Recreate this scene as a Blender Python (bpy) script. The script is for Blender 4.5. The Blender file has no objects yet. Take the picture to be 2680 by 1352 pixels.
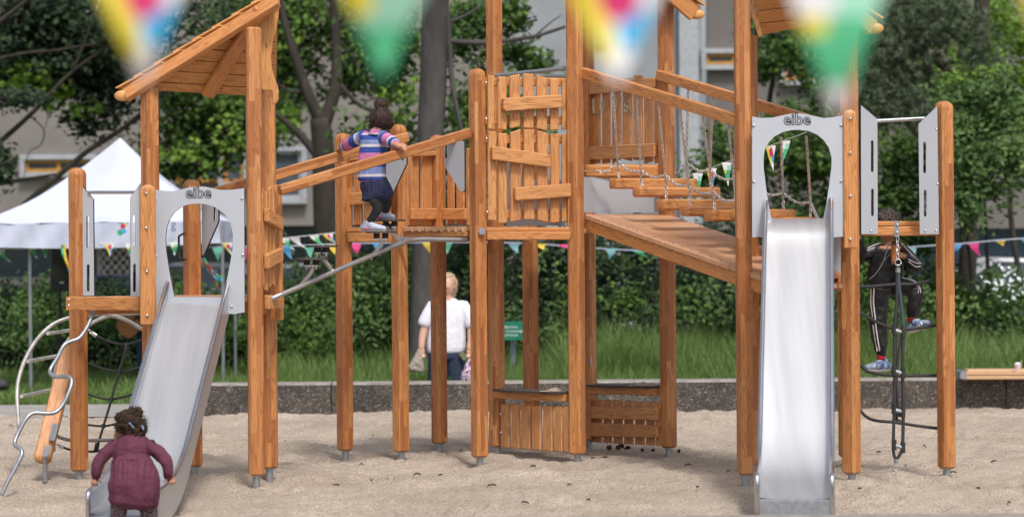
import bpy, bmesh, math, random
import numpy as np
from mathutils import Vector, Matrix
random.seed(7); np.random.seed(7)
PI=math.pi; rad=math.radians
scene=bpy.context.scene; col=scene.collection
# ---------------- camera ----------------
F=7000.0; CZ=2.0; HOR=600.0; RL=0.0075          # focal length in photo pixels, eye height, horizon row, roll
cam=bpy.data.cameras.new('camera'); co=bpy.data.objects.new('camera',cam); col.objects.link(co)
co.location=(0,0,CZ); co.rotation_euler=(rad(90),0,0)
co.matrix_world=Matrix.Translation((0,0,CZ))@Matrix.Rotation(rad(90),4,'X')@Matrix.Rotation(-RL,4,'Z')
cam.sensor_width=36; cam.lens=F/2680*36; cam.shift_y=-(676-HOR)/2680
cam.clip_end=400; cam.clip_start=.1
cam.dof.use_dof=True; cam.dof.focus_distance=22.2; cam.dof.aperture_fstop=1.75
scene.camera=co
# ---------------- sky and sun ----------------
w=bpy.data.worlds.new('World'); scene.world=w; w.use_nodes=True
nt=w.node_tree; bg=nt.nodes['Background']
sky=nt.nodes.new('ShaderNodeTexSky'); sky.sky_type='NISHITA'; sky.sun_disc=False
SUN_EL=rad(56); SUN_AZ=rad(162)      # azimuth measured from +Y clockwise: behind the camera, right
sky.sun_elevation=SUN_EL; sky.sun_rotation=SUN_AZ; sky.dust_density=4; sky.air_density=.8; sky.ozone_density=1
hsv=nt.nodes.new('ShaderNodeHueSaturation'); hsv.inputs['Saturation'].default_value=.45
nt.links.new(sky.outputs[0],hsv.inputs['Color']); nt.links.new(hsv.outputs[0],bg.inputs[0]); bg.inputs[1].default_value=.15
sl=bpy.data.lights.new('sun','SUN'); sl.energy=2.1; sl.angle=rad(8); sl.color=(1,.95,.88)
so=bpy.data.objects.new('sun',sl); col.objects.link(so)
sd=Vector((math.sin(SUN_AZ)*math.cos(SUN_EL),math.cos(SUN_AZ)*math.cos(SUN_EL),math.sin(SUN_EL)))
so.rotation_euler=sd.to_track_quat('Z','Y').to_euler(); so.location=sd*30
scene.view_settings.view_transform='Standard'; scene.view_settings.look='None'
scene.view_settings.exposure=.20; scene.view_settings.gamma=1
# ---------------- photo measures -> place ----------------
def W(px,py,s):                       # s = photo pixels per metre at that distance
    dx=px-1340; dy=py-HOR
    return Vector(((dx-RL*dy)/s, F/s, CZ-(dy+RL*dx)/s))
def WD(px,py,s,dd): return W(px,py,F/(F/s+dd))
# ---------------- scene graph helpers ----------------
ORG={}
def thing(name,label,cat,loc,group=None):
    o=bpy.data.objects.new(name,None); col.objects.link(o); o.empty_display_size=.2
    o.location=loc; ORG[o.name]=Vector(loc); o['label']=label; o['category']=cat
    if group: o['group']=group
    return o
def tag(o,label,cat,group=None):
    o['label']=label; o['category']=cat
    if group: o['group']=group
    return o
def link(name,me,mats,parent=None,loc=None,smooth=False,bevel=0):
    for m in (mats if isinstance(mats,(list,tuple)) else [mats]): me.materials.append(m)
    o=bpy.data.objects.new(name,me); col.objects.link(o)
    if parent is not None:
        O=ORG[parent.name]; me.transform(Matrix.Translation(-O)); o.parent=parent; ORG[o.name]=O
    else:
        if loc is None:
            n=len(me.vertices); a=np.empty(n*3); me.vertices.foreach_get('co',a); a=a.reshape(-1,3)
            loc=Vector(((a[:,0].min()+a[:,0].max())/2,(a[:,1].min()+a[:,1].max())/2,a[:,2].min()))
        me.transform(Matrix.Translation(-Vector(loc))); o.location=loc; ORG[o.name]=Vector(loc)
    if smooth: me.polygons.foreach_set('use_smooth',[True]*len(me.polygons))
    if bevel:
        b=o.modifiers.new('bevel','BEVEL'); b.width=bevel; b.segments=1; b.limit_method='ANGLE'
    return o
class MB:
    def __init__(s): s.v=[]; s.f=[]; s.uv=[]; s.m=[]
    def add(s,vs,fs,uvs=None,mi=0):
        b=len(s.v); s.v+= [tuple(x) for x in vs]
        for i,f in enumerate(fs):
            s.f.append([b+k for k in f]); s.m.append(mi)
            s.uv.append(uvs[i] if uvs else [(0,0)]*len(f))
    def mesh(s,name):
        me=bpy.data.meshes.new(name); me.from_pydata(s.v,[],s.f)
        l=me.uv_layers.new(name='UVMap'); fl=[c for f in s.uv for p in f for c in p]
        l.data.foreach_set('uv',fl); me.polygons.foreach_set('material_index',s.m)
        me.update(); return me
    def build(s,name,mats,parent=None,smooth=False,bevel=0,loc=None,kind=None):
        o=link(name,s.mesh(name),mats,parent,loc,smooth,bevel)
        if kind: o['kind']=kind
        return o
def frame(d,up):
    d=d.normalized(); side=d.cross(up)
    if side.length<1e-4: side=d.cross(Vector((0,1,0)))
    side.normalize(); return d,side,side.cross(d).normalized()
def beam(mb,p0,p1,w,h,up=Vector((0,0,1)),ch=.008,dome0=0,dome1=0,mi=0):
    """chamfered bar; w along dir x up, h along up; dome = rounded end length"""
    p0=Vector(p0); p1=Vector(p1); L=(p1-p0).length; d,sx,uy=frame(p1-p0,Vector(up))
    c=min(ch,w*.3,h*.3); a=w/2; b=h/2
    sec=[(a-c,-b),(a,-b+c),(a,b-c),(a-c,b),(-a+c,b),(-a,b-c),(-a,-b+c),(-a+c,-b)]
    rings=[]
    def endr(dm):
        if dm: return [(dm*(1-math.cos(t)),max(.12,math.sin(t))) for t in (0.15,.45,.8,1.15,PI/2)]
        return [(0,1-2*c/min(w,h)*.9),(c*.8,1)]
    for t,k in endr(dome0): rings.append((t,k))
    for t,k in reversed(endr(dome1)): rings.append((L-t,k))
    vs=[]; 
    for t,k in rings: vs+=[p0+d*t+sx*(x*k)+uy*(y*k) for x,y in sec]
    u0=random.random()*60; v0=random.random()*60
    per=[0]
    for i in range(8):
        q=sec[(i+1)%8]; p=sec[i]; per.append(per[-1]+math.hypot(q[0]-p[0],q[1]-p[1]))
    fs=[];uv=[]
    for r in range(len(rings)-1):
        for i in range(8):
            j=(i+1)%8; fs.append((r*8+i,r*8+j,(r+1)*8+j,(r+1)*8+i))
            ta,tb=rings[r][0],rings[r+1][0]
            uv.append([(u0+ta,v0+per[i]),(u0+ta,v0+per[i+1]),(u0+tb,v0+per[i+1]),(u0+tb,v0+per[i])])
    n=len(rings)-1
    fs.append(tuple(reversed(range(8)))); uv.append([(u0+y*.3,v0+x) for x,y in reversed(sec)])
    fs.append(tuple(n*8+i for i in range(8))); uv.append([(u0+y*.3,v0+x) for x,y in sec])
    mb.add(vs,fs,uv,mi)
def catmull(P,k=6):
    if len(P)<3: return list(P)
    Q=[P[0]*2-P[1]]+list(P)+[P[-1]*2-P[-2]]; out=[]
    for i in range(1,len(Q)-2):
        a,b,c,d=Q[i-1],Q[i],Q[i+1],Q[i+2]
        for j in range(k):
            t=j/k; out.append(.5*((2*b)+(c-a)*t+(2*a-5*b+4*c-d)*t*t+(3*b-a-3*c+d)*t**3))
    out.append(Q[-2]); return out
def tube(mb,P,R,n=10,k=5,mi=0,flat=1.0,ref=None,cap=True,round_=False):
    """smooth swept tube, R scalar or list (interpolated)"""
    P=[Vector(p) for p in P]
    if not isinstance(R,(list,tuple)): R=[R]*len(P)
    V=[Vector((*p,)) for p in P]
    if len(P)>2 and k>1:
        pts=catmull(V,k); rs=[]
        for i in range(len(R)-1):
            for j in range(k): rs.append(R[i]+(R[i+1]-R[i])*j/k)
        rs.append(R[-1])
    else: pts,rs=V,list(R)
    if round_:
        d0=(pts[0]-pts[1]).normalized(); d1=(pts[-1]-pts[-2]).normalized()
        e0=1 if rs[0]<.05 else .3; e1=1 if rs[-1]<.05 else .3
        a=[(pts[0]+d0*e0*rs[0]*math.cos(t),rs[0]*max(.05,math.sin(t))) for t in (.05,.5,1.0)]
        b=[(pts[-1]+d1*e1*rs[-1]*math.cos(t),rs[-1]*max(.05,math.sin(t))) for t in (1.0,.5,.05)]
        pts=[x for x,_ in a]+pts+[x for x,_ in b]; rs=[x for _,x in a]+rs+[x for _,x in b]
    m=len(pts); t0=(pts[1]-pts[0]).normalized()
    nrm=Vector(ref) if ref is not None else (Vector((0,0,1)) if abs(t0.z)<.9 else Vector((0,1,0)))
    vs=[];L=0;us=[]
    for i in range(m):
        t=(pts[min(i+1,m-1)]-pts[max(i-1,0)])
        t=t.normalized() if t.length>1e-9 else t0
        nrm=(nrm-t*nrm.dot(t))
        nrm=nrm.normalized() if nrm.length>1e-6 else Vector((1,0,0))
        bi=t.cross(nrm)
        if i: L+=(pts[i]-pts[i-1]).length
        us.append(L)
        vs+=[pts[i]+(nrm*math.cos(2*PI*j/n)*flat+bi*math.sin(2*PI*j/n))*rs[i] for j in range(n)]
    fs=[];uv=[]
    for i in range(m-1):
        for j in range(n):
            q=(j+1)%n; fs.append((i*n+j,i*n+q,(i+1)*n+q,(i+1)*n+j))
            uv.append([(us[i],j/n),(us[i],(j+1)/n),(us[i+1],(j+1)/n),(us[i+1],j/n)])
    if cap:
        fs.append(tuple(reversed(range(n)))); uv.append([(0,0)]*n)
        fs.append(tuple((m-1)*n+j for j in range(n))); uv.append([(0,0)]*n)
    mb.add(vs,fs,uv,mi)
def ball(mb,c,r,n=14,m=9,mi=0,rot=None):
    c=Vector(c)
    if not isinstance(r,(list,tuple,Vector)): r=(r,r,r)
    vs=[Vector((0,0,-r[2]))]
    for i in range(1,m):
        t=-PI/2+PI*i/m
        vs+=[Vector((r[0]*math.cos(t)*math.cos(2*PI*j/n),r[1]*math.cos(t)*math.sin(2*PI*j/n),r[2]*math.sin(t))) for j in range(n)]
    vs.append(Vector((0,0,r[2])))
    if rot is not None: vs=[rot@v for v in vs]
    vs=[c+v for v in vs]; fs=[]
    for j in range(n): fs.append((0,1+(j+1)%n,1+j))
    for i in range(m-2):
        for j in range(n):
            a=1+i*n; fs.append((a+j,a+(j+1)%n,a+n+(j+1)%n,a+n+j))
    T=len(vs)-1; a=1+(m-2)*n
    for j in range(n): fs.append((a+j,a+(j+1)%n,T))
    mb.add(vs,fs,None,mi)
def box(mb,c,sz,rot=0,mi=0):
    c=Vector(c); M=Matrix.Rotation(rot,3,'Z'); vs=[]
    for z in (-.5,.5):
        for x,y in ((-.5,-.5),(.5,-.5),(.5,.5),(-.5,.5)): vs.append(c+M@Vector((x*sz[0],y*sz[1],z*sz[2])))
    fs=[(3,2,1,0),(4,5,6,7),(0,1,5,4),(1,2,6,5),(2,3,7,6),(3,0,4,7)]
    uv=[[(vs[i].x,vs[i].z) for i in f] for f in fs]
    mb.add(vs,fs,uv,mi)
def prism(mb,pts,nrm,th,grain='v',mi=0):
    """planar polygon extruded along nrm*th; grain v (vertical) or h"""
    n=len(pts); nv=Vector(nrm).normalized()*th
    # order so that front faces away from nrm
    cr=Vector((0,0,0))
    for i in range(n): cr+=Vector(pts[i]).cross(Vector(pts[(i+1)%n]))
    if cr.dot(nv)>0: pts=list(reversed(pts))
    vs=[Vector(p) for p in pts]+[Vector(p)+nv for p in pts]
    hx=Vector((0,0,1)).cross(nv).normalized(); u0=random.random()*60; v0=random.random()*60
    def U(p):
        a,b=p.z,p.dot(hx)
        return (u0+a,v0+b) if grain=='v' else (u0+b,v0+a)
    def U2(p,off): 
        q=U(p); return (q[0],q[1]+off)
    fs=[tuple(range(n)),tuple(reversed(range(n,2*n)))]
    uv=[[U(vs[i]) for i in range(n)],[U(vs[i]) for i in reversed(range(n,2*n))]]
    for i in range(n):
        j=(i+1)%n; fs.append((j,i,n+i,n+j)); uv.append([U2(vs[j],0),U2(vs[i],0),U2(vs[i],th),U2(vs[j],th)])
    mb.add(vs,fs,uv,mi)
def lin(xa,sa,xb,sb): return lambda x: 1.0/((1/sa)+((1/sb)-(1/sa))*(x-xa)/(xb-xa))
def pnorm(S,xa,xb):
    d=W(xb,600,S(xb))-W(xa,600,S(xa)); d.z=0; n=Vector((-d.y,d.x,0)).normalized()
    return n if n.y>0 else -n
def ppx(poly,S,off=0,nrm=None):
    out=[W(x,y,S(x)) for x,y in poly]
    return [p+nrm*off for p in out] if off else out
def holed(outline,holes,th,nrm):
    """planar polygon with holes -> bmesh filled and thickened; returns mesh"""
    bm=bmesh.new(); es=[]
    for loop in [outline]+holes:
        vs=[bm.verts.new(p) for p in loop]
        es+=[bm.edges.new((vs[i],vs[(i+1)%len(vs)])) for i in range(len(vs))]
    bmesh.ops.triangle_fill(bm,use_beauty=True,use_dissolve=False,edges=es)
    for f in bm.faces:
        f.normal_update()
        if f.normal.dot(nrm)>0: f.normal_flip()
    ret=bmesh.ops.extrude_face_region(bm,geom=bm.faces[:]+[])
    fr=[g for g in ret['geom'] if isinstance(g,bmesh.types.BMVert)]
    bmesh.ops.translate(bm,verts=fr,vec=nrm*th)
    bmesh.ops.recalc_face_normals(bm,faces=bm.faces[:])
    me=bpy.data.meshes.new('panel'); bm.to_mesh(me); bm.free(); me.uv_layers.new(name='UVMap'); return me
# ---------------- materials ----------------
def newmat(name):
    m=bpy.data.materials.new(name); m.use_nodes=True; nt=m.node_tree
    return m,nt,nt.nodes['Principled BSDF']
def N(nt,t,**kw):
    n=nt.nodes.new(t)
    for k,v in kw.items():
        if k in n.inputs: n.inputs[k].default_value=v
        else: setattr(n,k,v)
    return n
def ramp(nt,stops,interp='LINEAR'):
    r=nt.nodes.new('ShaderNodeValToRGB'); cr=r.color_ramp; cr.interpolation=interp
    while len(cr.elements)<len(stops): cr.elements.new(.5)
    for e,(p,c) in zip(cr.elements,stops): e.position=p; e.color=(*c,1) if len(c)==3 else c
    return r
def pm(name,c1,c2=None,scale=8,rough=.6,metal=0,bump=0,bscale=None,detail=6,stretch=None,ms=(.35,.65),bd=.01,sheen=0):
    m,nt,p=newmat(name); p.inputs['Roughness'].default_value=rough; p.inputs['Metallic'].default_value=metal
    tc=N(nt,'ShaderNodeTexCoord'); src=tc.outputs['Object']
    if stretch:
        mp=N(nt,'ShaderNodeMapping'); mp.inputs['Scale'].default_value=stretch; nt.links.new(src,mp.inputs[0]); src=mp.outputs[0]
    if c2 is None: c2=tuple(x*.8 for x in c1)
    n=N(nt,'ShaderNodeTexNoise',Scale=scale,Detail=detail); nt.links.new(src,n.inputs['Vector'])
    r=ramp(nt,[(ms[0],c1),(ms[1],c2)]); nt.links.new(n.outputs[0],r.inputs[0]); nt.links.new(r.outputs[0],p.inputs['Base Color'])
    if bump:
        n2=N(nt,'ShaderNodeTexNoise',Scale=bscale or scale*4,Detail=4); nt.links.new(src,n2.inputs['Vector'])
        b=N(nt,'ShaderNodeBump',Strength=bump,Distance=bd); nt.links.new(n2.outputs[0],b.inputs['Height']); nt.links.new(b.outputs[0],p.inputs['Normal'])
    return m
def wood(name,tones,lam=.042,glue=True,grain=1.0,dark=(.25,.080,.022),rough=.42):
    """timber glaze; UV.x runs with the grain, UV.y across, both in metres"""
    m,nt,p=newmat(name); L=nt.links.new
    uv=N(nt,'ShaderNodeUVMap'); uv.uv_map='UVMap'; sp=N(nt,'ShaderNodeSeparateXYZ'); L(uv.outputs[0],sp.inputs[0])
    def M(op,a,b=None,c=None):
        n=N(nt,'ShaderNodeMath'); n.operation=op
        for i,x in enumerate((a,b,c)):
            if x is None: continue
            if isinstance(x,(int,float)): n.inputs[i].default_value=x
            else: L(x,n.inputs[i])
        return n.outputs[0]
    li=M('FLOOR',M('DIVIDE',sp.outputs[1],lam))
    wn=N(nt,'ShaderNodeTexWhiteNoise'); wn.noise_dimensions='1D'; L(li,wn.inputs['W'])
    ji=M('FLOOR',M('ADD',M('DIVIDE',sp.outputs[0],.52),M('MULTIPLY',wn.outputs[0],7.3)))
    if not glue: ji=M('MULTIPLY',ji,0.0)
    cb=N(nt,'ShaderNodeCombineXYZ'); L(li,cb.inputs[0]); L(ji,cb.inputs[1])
    w2=N(nt,'ShaderNodeTexWhiteNoise'); w2.noise_dimensions='2D'; L(cb.outputs[0],w2.inputs['Vector'])
    if glue: tone=w2.outputs[0]
    else:
        nz=N(nt,'ShaderNodeTexNoise',Scale=.35,Detail=1); L(uv.outputs[0],nz.inputs['Vector']); tone=nz.outputs[0]
    tr=ramp(nt,[(i/(len(tones)-1),c) for i,c in enumerate(tones)]); 
    tr_in=M('ADD',M('MULTIPLY',tone,.9),.05); L(tr_in,tr.inputs[0])
    # flame grain : warped bands
    cv=N(nt,'ShaderNodeCombineXYZ'); L(M('MULTIPLY',sp.outputs[0],1.4),cv.inputs[0]); L(M('ADD',M('MULTIPLY',sp.outputs[1],16),M('MULTIPLY',w2.outputs[0],37)),cv.inputs[1]); L(M('MULTIPLY',w2.outputs[0],9),cv.inputs[2])
    n1=N(nt,'ShaderNodeTexNoise',Scale=1.0,Detail=1.5,Distortion=.6); L(cv.outputs[0],n1.inputs['Vector'])
    rings=M('SINE',M('MULTIPLY',n1.outputs[0],62))
    r2=ramp(nt,[(.55,(0,0,0)),(.95,(1,1,1))]); L(M('MULTIPLY_ADD',rings,.5,.5),r2.inputs[0])
    cf=N(nt,'ShaderNodeCombineXYZ'); L(M('MULTIPLY',sp.outputs[0],5),cf.inputs[0]); L(M('MULTIPLY',sp.outputs[1],260),cf.inputs[1])
    n2=N(nt,'ShaderNodeTexNoise',Scale=1.0,Detail=3); L(cf.outputs[0],n2.inputs['Vector'])
    mx=N(nt,'ShaderNodeMix'); mx.data_type='RGBA'; L(M('MULTIPLY',r2.outputs[0],.50*grain),mx.inputs[0]); L(tr.outputs[0],mx.inputs[6]); mx.inputs[7].default_value=(*dark,1)
    mx2=N(nt,'ShaderNodeMix'); mx2.data_type='RGBA'; mx2.blend_type='MULTIPLY'; mx2.inputs[0].default_value=.55
    r3=ramp(nt,[(.3,(.62,.56,.5)),(.62,(1,1,1))]); L(n2.outputs[0],r3.inputs[0]); L(mx.outputs[2],mx2.inputs[6]); L(r3.outputs[0],mx2.inputs[7])
    # knots
    vk=N(nt,'ShaderNodeTexVoronoi',Scale=1.0); ck=N(nt,'ShaderNodeCombineXYZ'); L(M('MULTIPLY',sp.outputs[0],2.2),ck.inputs[0]); L(M('MULTIPLY',sp.outputs[1],5),ck.inputs[1]); L(ck.outputs[0],vk.inputs['Vector'])
    rk=ramp(nt,[(.025,(1,1,1)),(.06,(0,0,0))]); L(vk.outputs['Distance'],rk.inputs[0])
    mx3=N(nt,'ShaderNodeMix'); mx3.data_type='RGBA'; L(M('MULTIPLY',rk.outputs[0],.6),mx3.inputs[0]); L(mx2.outputs[2],mx3.inputs[6]); mx3.inputs[7].default_value=(.1,.03,.01,1)
    L(mx3.outputs[2],p.inputs['Base Color']); p.inputs['Roughness'].default_value=rough
    b=N(nt,'ShaderNodeBump',Strength=.25,Distance=.002); L(n2.outputs[0],b.inputs['Height']); L(b.outputs[0],p.inputs['Normal'])
    return m
def foliage(name,cols,rough=.72,trans=.35):
    m,nt,p=newmat(name); L=nt.links.new
    g=N(nt,'ShaderNodeNewGeometry'); tc=N(nt,'ShaderNodeTexCoord')
    n=N(nt,'ShaderNodeTexNoise',Scale=1.1,Detail=2); L(tc.outputs['Object'],n.inputs['Vector'])
    a=N(nt,'ShaderNodeMath'); a.operation='MULTIPLY_ADD'; L(g.outputs['Random Per Island'],a.inputs[0]); a.inputs[1].default_value=.6
    s=N(nt,'ShaderNodeMath'); s.operation='MULTIPLY_ADD'; L(n.outputs[0],s.inputs[0]); s.inputs[1].default_value=1.0; s.inputs[2].default_value=-.3
    L(s.outputs[0],a.inputs[2])
    r=ramp(nt,[(i/(len(cols)-1),c) for i,c in enumerate(cols)]); L(a.outputs[0],r.inputs[0])
    L(r.outputs[0],p.inputs['Base Color']); p.inputs['Roughness'].default_value=rough
    t=N(nt,'ShaderNodeBsdfTranslucent'); L(r.outputs[0],t.inputs['Color'])
    mx=N(nt,'ShaderNodeMixShader'); mx.inputs[0].default_value=trans
    L(p.outputs[0],mx.inputs[1]); L(t.outputs[0],mx.inputs[2]); L(mx.outputs[0],nt.nodes['Material Output'].inputs[0])
    return m
M_post=wood('larch_glulam',[(.31,.105,.034),(.52,.212,.068),(.62,.280,.098),(.40,.148,.048),(.70,.350,.140)])
M_board=wood('larch_board',[(.52,.208,.062),(.63,.285,.098),(.58,.245,.080)],glue=False,grain=1.0)
M_pick=wood('larch_picket',[(.54,.230,.076),(.66,.325,.128),(.60,.270,.098)],lam=.2,glue=False,grain=.9)
M_deck=wood('deck_board',[(.52,.265,.130),(.62,.355,.205),(.56,.30,.160)],glue=False,grain=.5,dark=(.3,.12,.05))
M_roof=wood('roof_board',[(.58,.25,.075),(.68,.34,.12),(.62,.29,.095)],lam=.13,glue=False,grain=.7)
M_bench=wood('bench_slat',[(.60,.36,.20),(.68,.44,.27)],glue=False,grain=.3,dark=(.4,.2,.1))
M_hpl=pm('grey_panel',(.46,.49,.54),(.44,.47,.52),3,rough=.38,bump=.08,bscale=120,bd=.0006)
M_hpledge=pm('panel_core',(.035,.028,.028),rough=.5)
M_steel=pm('brushed_steel',(.62,.63,.655),(.54,.55,.58),1.6,rough=.45,metal=.85,bump=.03,bscale=60,bd=.0003,stretch=(7,.5,.5),detail=3)
M_rail=pm('polished_steel',(.66,.67,.69),(.58,.59,.62),6,rough=.22,metal=1)
M_galv=pm('galvanised_steel',(.42,.44,.47),(.33,.35,.38),30,rough=.42,metal=.8)
M_tube=pm('steel_tube',(.52,.50,.48),(.42,.42,.43),9,rough=.33,metal=.85)
M_white_tube=pm('worn_light_tube',(.62,.60,.58),(.44,.43,.42),14,rough=.35,metal=.45)
M_chain=pm('chain_steel',(.78,.76,.75),(.6,.58,.57),rough=.3,metal=.8)
M_rubber=pm('black_rubber',(.018,.018,.019),(.03,.03,.03),20,rough=.6,bump=.2,bscale=90,bd=.002)
M_plate=pm('step_plate',(.05,.042,.042),(.075,.062,.06),30,rough=.6)
M_rope=pm('black_rope',(.022,.022,.024),(.045,.045,.05),120,rough=.75,bump=.6,bscale=200,bd=.003)
M_rope_blue=pm('worn_blue_rope',(.035,.05,.075),(.06,.08,.11),120,rough=.7,bump=.6,bscale=200,bd=.003)
M_dark=pm('dark_line',(.02,.02,.022),rough=.5)
M_chalk=pm('chalk',(.62,.66,.52),(.45,.44,.3),60,rough=.95)
M_white=pm('white_cloth',(.54,.58,.72),(.50,.54,.68),2,rough=.7)
M_plastic=pm('white_plastic',(.82,.8,.82),rough=.35)
# sand
def sandmat():
    m,nt,p=newmat('play_sand'); L=nt.links.new; tc=N(nt,'ShaderNodeTexCoord')
    a=N(nt,'ShaderNodeTexNoise',Scale=.9,Detail=5); b=N(nt,'ShaderNodeTexNoise',Scale=55,Detail=4); c=N(nt,'ShaderNodeTexNoise',Scale=260,Detail=2)
    for n in (a,b,c): L(tc.outputs['Object'],n.inputs['Vector'])
    r1=ramp(nt,[(.35,(.425,.350,.283)),(.62,(.535,.455,.378))]); L(a.outputs[0],r1.inputs[0])
    r2=ramp(nt,[(.32,(.50,.46,.42)),(.52,(1,1,1))]); L(b.outputs[0],r2.inputs[0])
    r3=ramp(nt,[(.30,(.62,.58,.52)),(.52,(1,1,1))]); L(c.outputs[0],r3.inputs[0])
    m1=N(nt,'ShaderNodeMix'); m1.data_type='RGBA'; m1.blend_type='MULTIPLY'; m1.inputs[0].default_value=.7; L(r1.outputs[0],m1.inputs[6]); L(r2.outputs[0],m1.inputs[7])
    m2=N(nt,'ShaderNodeMix'); m2.data_type='RGBA'; m2.blend_type='MULTIPLY'; m2.inputs[0].default_value=.8; L(m1.outputs[2],m2.inputs[6]); L(r3.outputs[0],m2.inputs[7])
    L(m2.outputs[2],p.inputs['Base Color']); p.inputs['Roughness'].default_value=.95
    bp=N(nt,'ShaderNodeBump',Strength=1.0,Distance=.03); L(b.outputs[0],bp.inputs['Height']); L(bp.outputs[0],p.inputs['Normal'])
    return m
M_sand=sandmat()
M_lawn=pm('lawn_soil',(.050,.085,.020),(.075,.12,.03),6,rough=.95)
M_path=pm('concrete_path',(.34,.32,.31),(.25,.235,.22),2,rough=.9,bump=.2)
M_grassb=foliage('grass_blade',[(.068,.125,.026),(.12,.21,.045),(.19,.29,.08),(.30,.36,.15)],trans=.4)
def exposed(name):
    m,nt,p=newmat(name); L=nt.links.new; tc=N(nt,'ShaderNodeTexCoord')
    v=N(nt,'ShaderNodeTexVoronoi',Scale=75); L(tc.outputs['Object'],v.inputs['Vector'])
    n=N(nt,'ShaderNodeTexNoise',Scale=4,Detail=6); L(tc.outputs['Object'],n.inputs['Vector'])
    hs=N(nt,'ShaderNodeSeparateColor'); L(v.outputs['Color'],hs.inputs[0])
    r=ramp(nt,[(0,(.050,.044,.040)),(.45,(.105,.092,.082)),(.78,(.15,.128,.112)),(.95,(.22,.195,.175)),(1,(.46,.44,.40))]); L(hs.outputs[0],r.inputs[0])
    r2=ramp(nt,[(.35,(.55,.55,.57)),(.65,(1.0,.97,.93))]); L(n.outputs[0],r2.inputs[0])
    mx=N(nt,'ShaderNodeMix'); mx.data_type='RGBA'; mx.blend_type='MULTIPLY'; mx.inputs[0].default_value=.9; L(r.outputs[0],mx.inputs[6]); L(r2.outputs[0],mx.inputs[7])
    L(mx.outputs[2],p.inputs['Base Color']); p.inputs['Roughness'].default_value=.9
    b=N(nt,'ShaderNodeBump',Strength=.7,Distance=.02); L(v.outputs['Distance'],b.inputs['Height']); b.invert=True; L(b.outputs[0],p.inputs['Normal'])
    return m
M_agg=exposed('exposed_aggregate')
M_cap=pm('weathered_concrete',(.30,.275,.25),(.19,.175,.155),9,rough=.9,bump=.5,bscale=40)
# ================= ground and setting =================
def grid(x0,x1,y0,y1,step,hf):
    xs=np.arange(x0,x1+step/2,step); ys=np.arange(y0,y1+step/2,step); X,Y=np.meshgrid(xs,ys); Z=hf(X,Y)
    nx,ny=len(xs),len(ys); v=np.stack([X,Y,Z],-1).reshape(-1,3)
    i=np.arange((nx-1)*(ny-1)); r=i//(nx-1); c=i%(nx-1); a=r*nx+c
    return v,np.stack([a,a+1,a+nx+1,a+nx],-1)
def npmesh(name,v,q):
    me=bpy.data.meshes.new(name); me.vertices.add(len(v)); me.vertices.foreach_set('co',np.asarray(v,dtype=np.float32).ravel())
    k=q.shape[1]; me.loops.add(q.size); me.loops.foreach_set('vertex_index',q.astype(np.int32).ravel())
    me.polygons.add(len(q)); me.polygons.foreach_set('loop_start',np.arange(0,q.size,k,dtype=np.int32))
    try: me.polygons.foreach_set('loop_total',np.full(len(q),k,dtype=np.int32))
    except Exception: pass
    me.update(calc_edges=True); return me
def vnoise(X,Y,sc,seed):
    rs=np.random.RandomState(seed); G=rs.rand(512,512); x=X/sc+200; y=Y/sc+200
    xi=np.floor(x).astype(int); yi=np.floor(y).astype(int); fx=x-xi; fy=y-yi
    fx=fx*fx*(3-2*fx); fy=fy*fy*(3-2*fy); g=lambda a,b:G[a%512,b%512]
    return (g(xi,yi)*(1-fx)+g(xi+1,yi)*fx)*(1-fy)+(g(xi,yi+1)*(1-fx)+g(xi+1,yi+1)*fx)*fy
def sandh(X,Y):
    h=.05*(vnoise(X,Y,.9,1)-.5)+.045*(vnoise(X,Y,.28,2)-.5)+.036*(vnoise(X,Y,.13,3)-.5)+.024*(vnoise(X,Y,.06,4)-.5)
    rs=np.random.RandomState(5)
    for k in range(420):                       # footprints and scuffs
        cx=rs.uniform(-6,6); cy=rs.uniform(16,29); a=rs.uniform(0,3.1); l=rs.uniform(.09,.16); w_=rs.uniform(.045,.08)
        m=(abs(X-cx)<.4)&(abs(Y-cy)<.4)
        dx=X[m]-cx; dy=Y[m]-cy; u=(dx*math.cos(a)+dy*math.sin(a))/l; v=(-dx*math.sin(a)+dy*math.cos(a))/w_
        r2=u*u+v*v; h[m]+= -.036*np.exp(-r2*1.3)+.012*np.exp(-(np.sqrt(r2)-1.6)**2*4)
    return h
v,q=grid(-6.4,6.4,15.9,29.5,.028,sandh)
sand=link('sand',npmesh('sand',v,q),M_sand,smooth=True,loc=(0,22,0)); sand['kind']='structure'
def sheet(name,x0,x1,y0,y1,z,m):
    b=MB(); b.add([(x0,y0,z),(x1,y0,z),(x1,y1,z),(x0,y1,z)],[(0,1,2,3)]); o=b.build(name,m,loc=((x0+x1)/2,(y0+y1)/2,z)); o['kind']='structure'; return o
sheet('ground',-150,150,-60,200,-.12,M_sand)
sheet('lawn',-40,40,29.85,54,-.035,M_lawn)
sheet('concrete_path',-14,-3.45,28.9,31.0,.012,M_path)
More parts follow.
